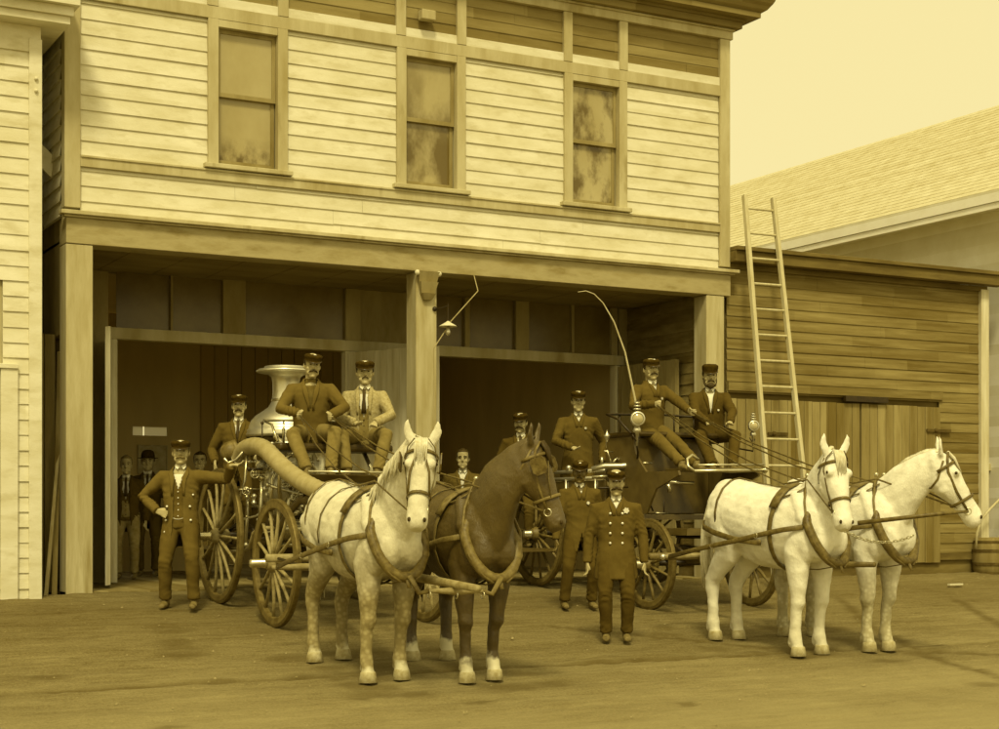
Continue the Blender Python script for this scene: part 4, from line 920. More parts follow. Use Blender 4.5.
TOR = [(-.84, 1.30, .05, .07), (-.80, 1.29, .15, .17), (-.70, 1.27, .245, .26), (-.52, 1.245, .30, .335), (-.28, 1.19, .325, .36), (0, 1.14, .350, .385), (.22, 1.155, .335, .39), (.40, 1.20, .275, .38), (.56, 1.20, .25, .33), (.68, 1.18, .19, .26), (.76, 1.17, .09, .13)]
def tsec(f):
    if f <= TOR[0][0]: return TOR[0][1:]
    for a, b in zip(TOR, TOR[1:]):
        if f <= b[0]:
            t = (f - a[0]) / (b[0] - a[0]); return tuple(a[i] + (b[i] - a[i]) * t for i in (1, 2, 3))
    return TOR[-1][1:]
def tp(f, ang, off=.012, tilt=0):
    """point on the trunk; ang 0 = top, + towards the horse's left (+x)"""
    zc, rx, rz = tsec(f); ff = f + tilt * math.cos(ang)
    return Vector(((rx + off) * math.sin(ang), -ff, zc + (rz + off) * math.cos(ang)))

def horse(label, loc, rz, k, coat, poll, hyaw, hpitch, mane, hooves=None, sock=None, blink=True, strap='strap', group=None, neck_mid=None, seed=1, mane_side=1, ear=0, tail=True, nk=1.0):
    V = lambda f, x, z: Vector((x, -f, z))
    mb = MB()
    # trunk
    rings = []
    for f, zc, rx, rz_ in TOR:
        rings.append([mb.bm.verts.new(V(f, rx * math.cos(2 * PI * j / 24), zc + rz_ * math.sin(2 * PI * j / 24))) for j in range(24)])
    for A, B in zip(rings, rings[1:]):
        for j in range(24): mb.bm.faces.new((A[j], A[(j + 1) % 24], B[(j + 1) % 24], B[j]))
    mb.bm.faces.new(rings[0]); mb.bm.faces.new(rings[-1])
    # muscle masses
    for s in (-1, 1):
        mb.ell(V(-.50, s * .15, 1.20), (.16, .26, .30)); mb.ell(V(-.46, s * .17, 1.02), (.13, .20, .24)); mb.ell(V(.50, s * .15, 1.12), (.12, .17, .28)); mb.ell(V(.66, s * .09, 1.08), (.11, .12, .17))
    mb.ell(V(.34, 0, 1.46), (.10, .24, .12)); mb.ell(V(0, 0, .90), (.24, .4, .14)); mb.ell(V(-.66, 0, 1.44), (.13, .16, .13))
    # neck
    pf, px_, pz = poll
    P0 = V(.30, 0, 1.22); P1 = V(.52, 0, 1.34); P3 = V(pf, px_, pz)
    nm = neck_mid or (.52 + (pf - .52) * .42, px_ * .25, 1.34 + (pz - 1.34) * .52)
    P2 = V(*nm)
    P25 = P2.lerp(P3, .55) + Vector((0, -.02, .02))
    mb.tube([P0, P1, P2, P25, P3], [(.17, .36), (.165 * nk, .315 * nk), (.128 * nk, .24 * nk), (.104 * nk, .185 * nk), (.085, .13)], 20, flat=(1, 0, 0))
    # head frame: d along the head, sd sideways (horse's left), u out of the forehead
    d = Vector((math.sin(hyaw) * math.cos(hpitch), -math.cos(hyaw) * math.cos(hpitch), -math.sin(hpitch)))
    sd = Vector((math.cos(hyaw), math.sin(hyaw), 0)); u = sd.cross(d) * -1
    if u.dot(Vector((math.sin(hyaw), -math.cos(hyaw), 0))) < 0: u = -u
    HO = P3 + Vector((0, 0, .02)); h = lambda t, s, v: HO + (d * t + sd * s + u * v) * 1.07
    HS = [(t_, a_ * 1.10, b_, c_) for t_, a_, b_, c_ in [(-.05, .06, .07, -.03), (.0, .085, .105, -.035), (.08, .102, .125, -.05), (.18, .108, .148, -.068), (.28, .090, .125, -.055), (.38, .070, .098, -.038), (.48, .066, .090, -.032), (.56, .072, .088, -.032), (.62, .066, .076, -.036), (.655, .038, .045, -.038)]]
    rings = []
    for t, a, b, c in HS: rings.append([mb.bm.verts.new(h(t, a * math.cos(2 * PI * j / 18), c + b * math.sin(2 * PI * j / 18))) for j in range(18)])
    for A, B in zip(rings, rings[1:]):
        for j in range(18): mb.bm.faces.new((A[j], A[(j + 1) % 18], B[(j + 1) % 18], B[j]))
    mb.bm.faces.new(rings[0]); mb.bm.faces.new(rings[-1])
    for s in (-1, 1):
        mb.ell(h(.165, s * .083, .035), .041); mb.ell(h(.22, s * .075, -.11), (.04, .05, .07)); mb.ell(h(.585, s * .045, .015), .027)
        e0 = h(-.01, s * .066, .0); ax = (-d * .8 + u * (.35 + ear) + sd * s * .22).normalized(); sw = sd * s * .18
        mb.tube([e0 - ax * .02, e0 + (ax + sw) * .05, e0 + (ax + sw) * .11, e0 + (ax + sw * .3) * .165 + u * .01, e0 + (ax - sw * .2) * .205], [(.030, .026), (.042, .024), (.038, .020), (.024, .014), (.006, .006)], 10, flat=tuple(sd))
    mb.ell(h(.60, 0, -.075), (.04, .045, .035))
    # legs
    HV = hooves or [(.50, -.17), (.50, .17), (-.60, -.17), (-.60, .17)]     # (f, x): right fore, left fore, right hind, left hind
    dz = lambda f: 0
    hoofdata = []
    for i, (f, x) in enumerate(HV):
        s = -1 if i % 2 == 0 else 1
        if i < 2:
            b = f - .50
            pts = [V(.46, s * .11, 1.30), V(.48, s * .13, 1.16), V(.43 + b * .15, s * .165, .94), V(.45 + b * .3, s * .165, .78), V(.47 + b * .62, (s * .165 + x) / 2, .55), V(.47 + b * .68, (s * .165 + x) / 2, .49), V(.455 + b * .75, x, .42), V(.455 + b * .9, x, .24), V(.46 + b, x, .165), V(.49 + b, x, .10), V(.505 + b, x, .05)]
            rad = [.09, .14, .125, (.092, .112), (.066, .070), (.067, .073), (.051, .056), (.046, .054), (.057, .066), (.052, .057), (.062, .068)]
        else:
            b = f + .60
            pts = [V(-.50, s * .10, 1.36), V(-.50, s * .13, 1.22), V(-.42 + b * .1, s * .17, 1.0), V(-.47 + b * .3, s * .165, .84), V(-.58 + b * .55, s * .165, .70), V(-.665 + b * .8, (s * .165 + x) / 2, .57), V(-.665 + b * .85, x, .50), V(-.645 + b * .92, x, .40), V(-.635 + b, x, .24), V(-.63 + b, x, .17), V(-.605 + b, x, .10), V(-.59 + b, x, .05)]
            rad = [.10, (.165, .21), (.140, .19), (.110, .140), (.080, .098), (.063, .086), (.062, .077), (.050, .059), (.048, .056), (.058, .068), (.052, .058), (.063, .069)]
        mb.tube(pts, rad, 14, flat=(1, 0, 0)); hoofdata.append(pts[-1]); fp = pts[-3]; mb.ell(fp + Vector((0, .045, -.035)), (.03, .035, .06)); mb.ell(fp + Vector((0, .03, -.06)), (.045, .04, .045))
    for s in (-1, 1):   # jaw, shoulder blade, elbow, forearm, gaskin and hock tendons
        mb.tube([h(.13, s * .075, -.06), h(.24, s * .07, -.135), h(.34, s * .045, -.115)], [.04, .05, .025], 8)
        mb.tube([V(.36, s * .16, 1.50), V(.52, s * .20, 1.28), V(.64, s * .16, 1.08)], [.05, .075, .05], 10); mb.tube([V(.40, s * .215, 1.02), V(.36, s * .21, .92)], [.05, .045], 8)
        mb.tube([V(-.40, s * .21, 1.36), V(-.62, s * .23, 1.22), V(-.74, s * .17, 1.02)], [.06, .085, .05], 10)
    me = remesh(mb, .0125, 5, .5); wrinkle(me, .010, 3.6, seed, None, .5); wrinkle(me, .003, 14, seed + 3, None, .5)
    root = mesh_obj('horse', me, M[coat]); root.location = loc; root.rotation_euler = (.075, 0, rz); root.scale = (k, k, k); tag(root, label, 'horse', group)
    for i, c in enumerate(hoofdata):
        b = Vector((c.x, c.y, 0))
        MB().lathe([(.060, .085), (.064, .07), (.078, .0), (.07, -.004)], b + Vector((0, -.005, 0)), (0, .10, 1), 18).build('hoof', M['hoof'], root, True)
        if sock and i in sock:
            MB().tube([b + Vector((0, .03, .23)), b + Vector((0, .025, .165)), b + Vector((0, -.0, .10)), b + Vector((0, -.01, .055))], [(.044, .049), (.056, .062), (.052, .056), (.064, .07)], 14, flat=(1, 0, 0)).build('fetlock', M['sock'], root, True)
    for s in (-1, 1):
        MB().ell(h(.165, s * .112, .036), (.015, .015, .015), 12, 8).build('eye', M['eye'], root, True)
        MB().ell(h(.60, s * .055, .026), (.014, .012, .019), 10, 6).build('nostril', M['nose'], root, True)
    # mane: overlapping locks falling to one side, and a forelock
    mb = MB(); rnd = random.Random(seed); crest = [P1 + Vector((0, .06, .30)), P2 + Vector((0, .05, .225)), P25 + Vector((0, .05, .165)), P3 + Vector((0, .06, .09))]
    cp = lambda t: crest[min(2, int(t * 3))].lerp(crest[min(2, int(t * 3)) + 1], t * 3 - min(2, int(t * 3)))
    for j in range(46):
        t = j / 45; p = cp(t); s = mane_side; ln = .20 + .10 * rnd.random(); w_ = .10 + .07 * (1 - t)
        mb.tube([p + Vector((-s * .02, 0, -.02)), p + Vector((s * .035, .01, .012)), p + Vector((s * (w_ * .95), rnd.uniform(-.02, .03), -ln * .45)), p + Vector((s * (w_ * 1.12), rnd.uniform(-.03, .05), -ln))], [(.022, .010), (.026, .012), (.020, .010), (.004, .003)], 6, flat=(0, 1, 0))
    for j in range(7): mb.tube([h(-.02, (j - 3) * .012, .075), h(.05, (j - 3) * .014, .092), h(.15 + rnd.random() * .06, (j - 3) * .013, .085)], [(.014, .010), (.014, .008), (.003, .003)], 6)
    mb.build('mane', M[mane], root, True)
    if tail:
        mb = MB()
        for j in range(26):
            a = rnd.uniform(0, 2 * PI); q = .05 * math.sqrt(rnd.random()); o = Vector((q * math.cos(a), q * math.sin(a) * .7, 0))
            mb.tube([V(-.80, 0, 1.40) + o * .3, V(-.88, 0, 1.33) + o * .7, V(-.93, 0, 1.05) + o * 1.2, V(-.92, 0, .75) + o * 1.3, V(-.89 + rnd.uniform(-.02, .02), 0, .55 + rnd.uniform(-.08, .12)) + o], [.02, .022, .022, .018, .004], 6)
        mb.build('tail', M[mane], root, True)
    # ------------ harness, worn by the horse
    def strap_(pts, w_=.018, t_=.005, nm='strap', m=strap, par=root, closed=False, ref=(1, 0, 0)):
        return MB().tube(pts, (w_, t_), 6, closed=closed, flat=ref).build(nm, M[m], par, True)
    # collar: padded oval round the base of the neck
    pts = []
    for j in range(28):
        a = 2 * PI * j / 28; s_, c_ = math.sin(a), math.cos(a)
        hw = .235 if c_ < 0 else .19; pts.append(V(.60 - .19 * c_, hw * s_ * (1 - .25 * max(0, c_) ** 2), 1.24 + .365 * c_))
    col = MB().tube(pts, [(.044 if math.cos(2 * PI * j / 28) < .3 else .034) for j in range(28)], 10, closed=True).build('collar', M[strap], root, True)
    for s in (-1, 1):
        hp_ = [V(.62 - .19 * c_, s * (hw_ * sn + .03), 1.24 + .38 * c_) for c_, sn, hw_ in ((1.12, .12, .19), (.9, .42, .19), (.5, .85, .20), (0, 1, .23), (-.5, .86, .235), (-.9, .42, .235), (-1.04, .12, .235))]
        MB().tube(hp_, (.016, .012), 6).build('hame', M['strap_pale'], col, True)
        MB().ell(hp_[0], .022, 8, 6).build('hame_knob', M['steel'], col, True)
    rn = []
    for s in (-1, 1):
        A0 = V(.58, s * .262, 1.20)
        tr = [A0, V(.38, s * .335, 1.155), V(.10, s * .372, 1.08), V(-.2, s * .366, 1.0), V(-.5, s * .345, .93), V(-.78, s * .33, .86), V(-1.15, s * .30, .76)]
        MB().tube(tr, (.024, .008), 8, flat=(0, 0, 1)).build('trace', M[strap], root, True)
        # breeching
        br_ = [V(.16, s * .365, 1.02), V(-.2, s * .355, 1.02), V(-.5, s * .332, 1.06), V(-.70, s * .285, 1.10), V(-.80, s * .19, 1.13), V(-.845, s * .07, 1.14), V(-.85, 0, 1.14)]
        MB().tube(br_, (.028, .008), 8, flat=(0, 0, 1)).build('breeching', M[strap], root, True)
        strap_([tp(-.52, s * a, .012) for a in (0, .4, .8, 1.2, 1.55, 1.9)], .014, .005, 'hip_strap', ref=(0, 1, 0))
        # bit ring, cheek strap, rein as far as the collar
        bit = h(.50, s * .072, -.045)
        strap_([h(-.02, s * .05, .075), h(.03, s * .098, .035), h(.12, s * .116, -.015), h(.30, s * .096, -.04), bit], .012, .004, 'cheek_strap', ref=tuple(u))
        strap_([h(.02, s * .10, .0), h(.13, s * .112, -.12), h(.17, s * .07, -.205), h(.17, 0, -.222)], .010, .004, 'throat_strap', ref=tuple(d))
        MB().tube([bit + (d * math.cos(2 * PI * j / 14) + u * math.sin(2 * PI * j / 14)) * .030 for j in range(14)], .006, 6, closed=True).build('bit_ring', M['steel'], root, True)
        if blink:
            mt = MB(); c0 = h(.155, s * .135, .03)
            vs = [c0 + d * a * .07 + u * b * .065 + sd * s * (.012 * (b > 0)) for a, b in ((-1, -.8), (-.6, -1), (.6, -1), (1, -.6), (1, .6), (.5, 1), (-.6, 1), (-1, .7))]
            mt._faces(vs + [v + sd * s * .010 for v in vs], [tuple(range(8)), tuple(range(8, 16))] + [(j, (j + 1) % 8, 8 + (j + 1) % 8, 8 + j) for j in range(8)])
            mt.build('blinker', M['strap'], root)
        rn.append(bit)
    strap_([tp(.24, a, .016) for a in [R(x) for x in range(-180, 181, 15)][:-1]], .030, .007, 'girth', closed=True, ref=(0, 1, 0))
    for s in (-1, 1):
        if blink: strap_([tp(-.18, s * a, .012) for a in (0, .4, .8, 1.2, 1.6, 1.85)], .011, .004, 'loin_strap', ref=(0, 1, 0))
        strap_([V(.50, s * .10, 1.585), V(.40, s * .19, 1.50), V(.24, s * .25, 1.44)], .011, .004, 'hame_strap', ref=(0, 1, 0))
        for q_ in (V(.10, s * .374, 1.08), V(-.5, s * .348, .93)): MB().tube([q_ + Vector((0, .022 * math.cos(a) , .024 * math.sin(a))) for a in (0, .8, 1.57, 2.36, 3.14, 3.93, 4.71, 5.5)], .005, 5, closed=True).build('buckle', M['steel'], root, True)
    pad = MB().tube([tp(.24, R(x), .026) for x in range(-62, 63, 12)], (.055, .018), 8, flat=(0, 1, 0)).build('back_pad', M[strap], root, True)
    strap_([tp(f, 0, .012) for f in (.36, .24, 0, -.25, -.5, -.7, -.8)], .014, .005, 'back_strap')
    for t, nm in ((.075, 'browband'), (.40, 'noseband')):
        a0 = [s_ for s_ in HS if s_[0] >= t][0]; a1 = [s_ for s_ in HS if s_[0] < t][-1]; q = (t - a1[0]) / (a0[0] - a1[0]); A, B, C_ = [a1[i] + (a0[i] - a1[i]) * q + (.012 if i < 3 else 0) for i in (1, 2, 3)]
        rg = range(18) if nm == 'noseband' else [j for j in range(-1, 11)]
        strap_([h(t, A * math.cos(2 * PI * j / 18), C_ + B * math.sin(2 * PI * j / 18)) for j in rg], .014, .005, nm, closed=nm == 'noseband', ref=tuple(d))
    if blink:
        for s in (-1, 1): strap_([h(-.01, s * .012, .082), h(.12, s * .03, .088), h(.24, s * .070, .055), h(.40, s * .078, .02)], .009, .004, 'face_strap', ref=tuple(sd))
    # breast strap hanging from the collar to the neck yoke
    strap_([V(.80, 0, .90), V(.84, 0, .84), V(.86, 0, .80)], .02, .006, 'yoke_strap', 'strap_pale')
    strap_([V(.78, 0, .90), V(.72, 0, .84), V(.55, 0, .80), V(.24, 0, .785)], .018, .005, 'martingale')
    mw = world_of(root)
    return dict(root=root, mw=mw, bits=[mw @ p for p in rn], terrets=[mw @ V(.52, s * .17, 1.60) for s in (-1, 1)], pads=[mw @ (tp(.24, s * .5, .05)) for s in (-1, 1)], yoke=mw @ V(.86, 0, .78), V=V, traces=[mw @ V(-1.15, s * .30, .76) for s in (-1, 1)])

h1 = horse('dapple grey horse with blinkers facing straight ahead, left of the engine pole', (1.16, -5.52, gz(-5.52)), R(2), 1.0, 'h_grey', (1.10, -.06, 1.92), R(-31), R(62), 'mane_white', [(.53, -.18), (.48, .15), (-.56, -.17), (-.64, .14)], seed=2, mane_side=-1)
h2 = horse('dark brown horse with white feet, head turned to the right', (1.97, -5.72, gz(-5.72)), R(-3), 1.0, 'h_brown', (.94, .20, 1.93), R(48), R(68), 'mane_dark', [(.56, -.15), (.49, .13), (-.60, -.16), (-.56, .16)], strap='strap_pale', seed=3, mane_side=1, nk=1.09)
h3 = horse('white horse with its head turned to the camera, nearer of the wagon pair', (5.62, -5.36, gz(-5.36)), R(8), 1.03, 'h_white', (.80, -.14, 1.84), R(-19), R(66), 'mane_white', [(.52, -.17), (.50, .17), (-.60, -.15), (-.56, .13)], blink=False, seed=4, mane_side=1, nk=.93)
h4 = horse('white horse in profile with flecked lower legs, farthest right', (6.52, -5.33, gz(-5.33)), R(6), 1.04, 'h_white2', (1.02, .12, 1.83), R(46), R(56), 'mane_white', [(.50, -.12), (.52, .12), (-.60, -.15), (-.5, .15)], blink=False, seed=5, mane_side=1, nk=.93)
# ============================================================ WHEELED ENGINES
M['wagon_dark'] = mat('dark wagon paint', .11, .3, 5, rough=.4, bump=.06, spec=.5, coat=.2)
M['spoke'] = mat('worn wheel paint', .30, .35, 12, rough=.55, bump=.1)
M['spoke_dark'] = mat('dark wheel paint', .16, .45, 12, rough=.5, bump=.1)
M['felloe'] = mat('wheel rim paint', .16, .4, 12, rough=.5, bump=.1)
M['tyre'] = mat('iron tyre', .16, .4, 14, rough=.5, metal=.4, bump=.1)
M['boiler'] = mat('boiler jacket', .08, .3, 6, rough=.4, metal=.3, bump=.06)
M['suction'] = mat('canvas suction hose', .37, .15, 10, rough=.8, bump=.2)
M['hose'] = mat('canvas hose', .34, .25, 20, rough=.9, bump=.3)
M['leather_seat'] = mat('seat leather', .06, .4, 14, rough=.45, bump=.2)
M['lens'] = mat('lantern lens', .46, .08, 8, rough=.12, spec=.6, bump=.02)
M['dial'] = mat('gauge dial', .78, .05, 9, rough=.3, bump=0)

WH = {}
def wheel(parent, base, x, y, r, side, nsp=14, hub_len=.26, spoke='spoke', zc=None):
    """wheel in the plane x = const; side = -1 when its outer face looks to -x"""
    z = (gz(y) if zc is None else zc - r) + r - .012
    we = bpy.data.objects.new('wheel', None); COL.objects.link(we); we.parent = parent; we.location = Vector((x, y, z)) - base; we.rotation_euler = (random.uniform(0, .4), 0, 0)
    k = (r, side, spoke, nsp, hub_len)
    if k in WH:
        for nm, me in WH[k][0]:
            o = bpy.data.objects.new(nm, me); COL.objects.link(o); o.parent = we
        sp = WH[k][1]
    else:
        parts = []
        mb = MB().lathe([(r - .028, -.024), (r - .028, .024), (r, .026), (r + .004, .020), (r + .004, -.020), (r, -.026), (r - .028, -.024)], (0, 0, 0), (1, 0, 0), 56, cap=False); parts.append(mb.build('tyre', M['tyre'], we, True))
        mb = MB().lathe([(r - .095, -.022), (r - .085, -.028), (r - .028, -.028), (r - .028, .028), (r - .085, .028), (r - .095, .022), (r - .095, -.022)], (0, 0, 0), (1, 0, 0), 56, cap=False); parts.append(mb.build('rim', M['felloe'], we))
        mb = MB().lathe([(.05, -side * .11), (.075, -side * .09), (.085, -side * .04), (.10, 0), (.085, side * .05), (.065, side * .09), (.058, side * .10)], (0, 0, 0), (1, 0, 0), 22); parts.append(mb.build('hub', M[spoke], we, True))
        mb = MB().lathe([(.050, side * .09), (.054, side * .12), (.046, side * .13), (.044, side * hub_len), (.036, side * (hub_len + .012)), (.001, side * (hub_len + .014))], (0, 0, 0), (1, 0, 0), 18); parts.append(mb.build('hub_cap', M['brass'] if spoke == 'spoke' else M['steel'], we, True))
        mb = MB().tube([(side * .012, 0, .085), (side * .012, 0, .2), (-side * .0, 0, r * .6), (-side * .005, 0, r - .09)], [(.026, .017), (.022, .018), (.017, .014), (.019, .016)], 8, flat=(1, 0, 0))
        s0 = mb.build('spoke', M[spoke], None, True); sp = s0.data; bpy.data.objects.remove(s0)
        WH[k] = ([(o.name.split('.')[0], o.data) for o in parts], sp)
    for j in range(nsp):
        o = bpy.data.objects.new('spoke', sp); COL.objects.link(o); o.parent = we; o.rotation_euler = (2 * PI * j / nsp, 0, 0)
    return we
def spring(parent, c, half, nl=4, axis='y', m='iron', rise=.10):
    mb = MB()
    for s in (-1, 1):
        for l in range(nl):
            hl = half * (1 - l * .17); pts = []
            for j in range(9):
                t = -1 + j / 4; q = t * hl; zz = s * (rise * (1 - (q / half) ** 2)) - s * l * .012
                pts.append(Vector(c) + (Vector((0, q, zz)) if axis == 'y' else Vector((q, 0, zz))))
            mb.tube(pts, (.006, .022), 6, flat=(0, 0, 1))
    for s in (-1, 1): mb.tube([Vector(c) + (Vector((-.03, s * half, 0)) if axis == 'y' else Vector((s * half, -.03, 0))), Vector(c) + (Vector((.03, s * half, 0)) if axis == 'y' else Vector((s * half, .03, 0)))], .016, 8)
    return mb.build('spring', M[m], parent, True, ws=True)

# ------------------------------------------------------------ STEAM PUMPER
SC = 2.22; sb = Vector((SC, -1.9, 0))
se = empty('steam_fire_engine', sb, 0, 'horse drawn steam fire engine with bright domed boiler and thick pale suction hose', 'fire engine')
for x, s in ((1.40, -1), (3.04, 1)):
    wheel(se, sb, x, -1.15, .735, s); wheel(se, sb, x - .02, -2.94, .635, s)
zr, zf = gz(-1.15) + .735, gz(-2.94) + .635
MB().tube([(1.42, -1.15, zr), (1.75, -1.15, zr), (1.85, -1.15, zr - .12), (2.6, -1.15, zr - .12), (2.7, -1.15, zr), (3.02, -1.15, zr)], .034, 10).build('axle', M['iron'], se, True, ws=True)
MB().tube([(1.40, -2.94, zf), (3.02, -2.94, zf)], .034, 10).build('axle', M['iron'], se, True, ws=True)
for s in (-1, 1):
    x = SC + s * .40
    mb = MB().tube([(x, .0, .52), (x, -.9, .52), (x, -1.7, .60), (x, -2.1, .86), (x, -2.5, 1.02), (x, -3.05, .98), (x, -3.3, .88)], (.048, .028), 8, flat=(0, 0, 1)); mb.build('frame_rail', M['wagon_dark'], se, True, ws=True)
    spring(se, (SC + s * .56, -1.15, .68), .42)
    mb = MB().tube([(SC + s * .42, -.62, .70), (SC + s * .62, -.72, .68), (SC + s * .56, -.73, .68)], .02, 8); mb.tube([(SC + s * .42, -1.66, .72), (SC + s * .52, -1.6, .68), (SC + s * .56, -1.57, .68)], .02, 8); mb.build('spring_hanger', M['brass'], se, True, ws=True)
spring(se, (SC, -2.94, zf + .17), .46, axis='x')
# swan neck iron seen between the left wheels
a_ = Vector((1.5, -1.3, .46)); mb = MB().tube([a_, (1.5, -1.65, .46), (1.5, -1.85, .52), (1.5, -1.95, .66), (1.5, -2.15, .72), (1.55, -2.4, .72)], .022, 8); mb.build('step_iron', M['spoke'], se, True, ws=True)
MB().tube([(1.75, -1.1, .16), (1.75, -2.6, .10)], .018, 8).build('brake_rod', M['spoke_dark'], se, True, ws=True)
# boiler
bc = on_y(286, 430, -.72); bx, by = bc.x, -.72
prof = [(.36, .30), (.40, .34), (.40, .62), (.385, .66), (.385, 1.70), (.40, 1.74)]
MB().lathe(prof, (bx, by, 0), seg=36).build('boiler', M['boiler'], se, True, ws=True)
for z in (.66, .95, 1.30, 1.62): MB().lathe([(.386, z - .018), (.394, z - .012), (.394, z + .012), (.386, z + .018)], (bx, by, 0), seg=36, cap=False).build('boiler_band', M['brass'], se, True, ws=True)
dome = MB().lathe([(.40, 1.74), (.445, 1.745), (.452, 1.775), (.44, 1.80), (.445, 1.825), (.425, 1.835), (.42, 1.87), (.395, 1.93), (.345, 1.985), (.27, 2.035), (.20, 2.085), (.163, 2.15), (.150, 2.25), (.152, 2.36), (.165, 2.425), (.20, 2.455), (.27, 2.470), (.33, 2.480), (.338, 2.50), (.31, 2.515), (.25, 2.52), (.245, 2.545), (.235, 2.55), (.225, 2.54), (.22, 2.47), (.15, 2.43)], (bx, by, 0), seg=40, cap=False)
dm = dome.build('smoke_dome', M['nickel'], se, True, ws=True)
MB().lathe([(.152, 2.14), (.166, 2.15), (.166, 2.175), (.152, 2.185)], (bx, by, 0), seg=32, cap=False).build('dome_ring', M['brass'], dm, True, ws=True)
mb = MB().box(SC - .62, SC + .62, -.30, .22, .46, .50); mb.bar((SC - .6, .2, .52), (SC + .6, .2, .52), .02, .06); mb.build('rear_step', M['wagon_dark'], se, ws=True)
mb = MB().tube([(SC - .62, -.15, .5), (SC - .62, -.15, 1.3), (SC - .5, -.2, 1.38), (SC - .3, -.25, 1.38)], .014, 8); mb.build('hand_rail', M['brass'], se, True, ws=True)
# pump and engine work in front of the boiler
rnd = random.Random(11)
def P_(px, py, y): return on_y(px, py, y)
for i, (dx, y) in enumerate(((-.16, -1.42), (.16, -1.42))):
    c = (SC + .02 + dx, y, 0)
    MB().lathe([(.13, 1.28), (.145, 1.29), (.145, 1.33), (.125, 1.34), (.125, 1.60), (.145, 1.61), (.145, 1.645), (.11, 1.67), (.04, 1.70), (.03, 1.74), (.001, 1.75)], c, seg=24).build('steam_cylinder', M['nickel'], se, True, ws=True)
    MB().tube([(c[0], y, 1.28), (c[0], y, .92)], .022, 10).build('piston_rod', M['steel'], se, True, ws=True)
    MB().lathe([(.14, .50), (.155, .51), (.155, .55), (.13, .57), (.13, .84), (.155, .86), (.155, .90), (.05, .92)], c, seg=24).build('pump_barrel', M['brass'], se, True, ws=True)
MB().lathe([(.05, .86), (.06, .92), (.10, .98), (.135, 1.06), (.145, 1.15), (.13, 1.25), (.09, 1.32), (.04, 1.36), (.025, 1.42), (.001, 1.43)], (SC - .36, -1.62, 0), seg=26).build('air_chamber', M['nickel'], se, True, ws=True)
MB().lathe([(.001, .31), (.10, .31), (.11, .29), (.11, -.29), (.10, -.31), (.001, -.31)], (SC, -1.62, .70), (1, 0, 0), 22).build('pump_body', M['brass'], se, True, ws=True)
fl = MB().lathe([(.30, -.03), (.34, -.028), (.34, .028), (.30, .03), (.30, -.03)], (SC + .02, -1.30, 1.08), (1, 0, 0), 40, cap=False)
for j in range(6): fl.bar((SC + .02, -1.30, 1.08), (SC + .02, -1.30 + .31 * math.cos(j * PI / 3), 1.08 + .31 * math.sin(j * PI / 3)), .03, .03, (1, 0, 0))
fl.build('flywheel', M['steel'], se, ws=True)
# gauges, valve wheels, pipes; read off the picture, standing at the engine's left side
for px, py, y, r_ in ((262, 466, -1.75, .058), (283, 452, -1.7, .042)):
    c = P_(px, py, y); g_ = MB().lathe([(r_, .03), (r_ + .014, .02), (r_ + .016, -.04), (r_ * .5, -.06), (.001, -.06)], c, (-.4, -1, 0), 22).build('pressure_gauge', M['brass'], se, True, ws=True)
    MB().lathe([(.001, .030), (r_, .030), (r_, .026)], c, (-.4, -1, 0), 22).build('dial', M['dial'], g_, True, ws=True)
for px, py, y, r_ in ((255, 474, -1.7, .045), (303, 470, -1.72, .06), (286, 482, -1.85, .05), (246, 491, -1.6, .04), (296, 497, -1.9, .05), (275, 503, -1.9, .04), (308, 455, -1.6, .05)):
    c = P_(px, py, y); q = Vector((rnd.uniform(-.6, .2), -1, rnd.uniform(-.3, .5))).normalized(); mb = MB(); u_ = q.orthogonal().normalized(); v_ = q.cross(u_)
    mb.tube([c + (u_ * math.cos(2 * PI * j / 16) + v_ * math.sin(2 * PI * j / 16)) * r_ for j in range(16)], .008, 6, closed=True)
    for j in range(4): mb.tube([c, c + (u_ * math.cos(PI * j / 2) + v_ * math.sin(PI * j / 2)) * r_], .005, 5)
    mb.tube([c, c - q * .14], .011, 6); mb.ell(c - q * .10, .026, 10, 7); mb.build('valve_wheel', M['brass'], se, True, ws=True)
for pts, r_ in (([(238, 505, -1.5), (245, 480, -1.5), (247, 452, -1.5)], .016), ([(246, 545, -1.55), (247, 520, -1.55), (248, 492, -1.55)], .02), ([(232, 490, -1.5), (262, 489, -1.55)], .014), ([(258, 540, -1.7), (261, 505, -1.7), (262, 478, -1.7)], .024), ([(271, 520, -1.8), (272, 480, -1.8), (280, 460, -1.75), (293, 455, -1.7)], .02), ([(285, 520, -1.85), (289, 500, -1.85), (303, 486, -1.8)], .024), ([(270, 470, -1.75), (306, 474, -1.8)], .014), ([(268, 485, -1.85), (318, 500, -1.9)], .018), ([(276, 437, -1.45), (290, 450, -1.5), (310, 462, -1.55), (322, 480, -1.6)], .02), ([(284, 434, -1.4), (300, 444, -1.5), (306, 462, -1.55)], .014), ([(240, 520, -1.5), (256, 516, -1.6), (268, 508, -1.7)], .014), ([(300, 452, -1.6), (312, 447, -1.6), (318, 460, -1.65)], .012)):
    q = [P_(*p) for p in pts]
    mb = MB().tube(q, r_, 8)
    for p in (q[0], q[-1]): mb.ell(p, r_ * 1.7, 10, 7)
    mb.build('pipe', M['steel'] if rnd.random() < .5 else M['brass'], se, True, ws=True)
for px, py, y in ((266, 492, -1.7), (280, 470, -1.75), (292, 468, -1.75), (254, 500, -1.6), (286, 508, -1.8), (300, 483, -1.85), (312, 490, -1.9), (272, 448, -1.5)):
    c = P_(px, py, y); MB().lathe([(.015, -.05), (.03, -.04), (.03, -.02), (.018, -.01), (.018, .02), (.03, .03), (.03, .05), (.012, .07)], c, (rnd.uniform(-.5, .5), rnd.uniform(-.6, .2), 1), 14).build('valve', M['nickel'], se, True, ws=True)
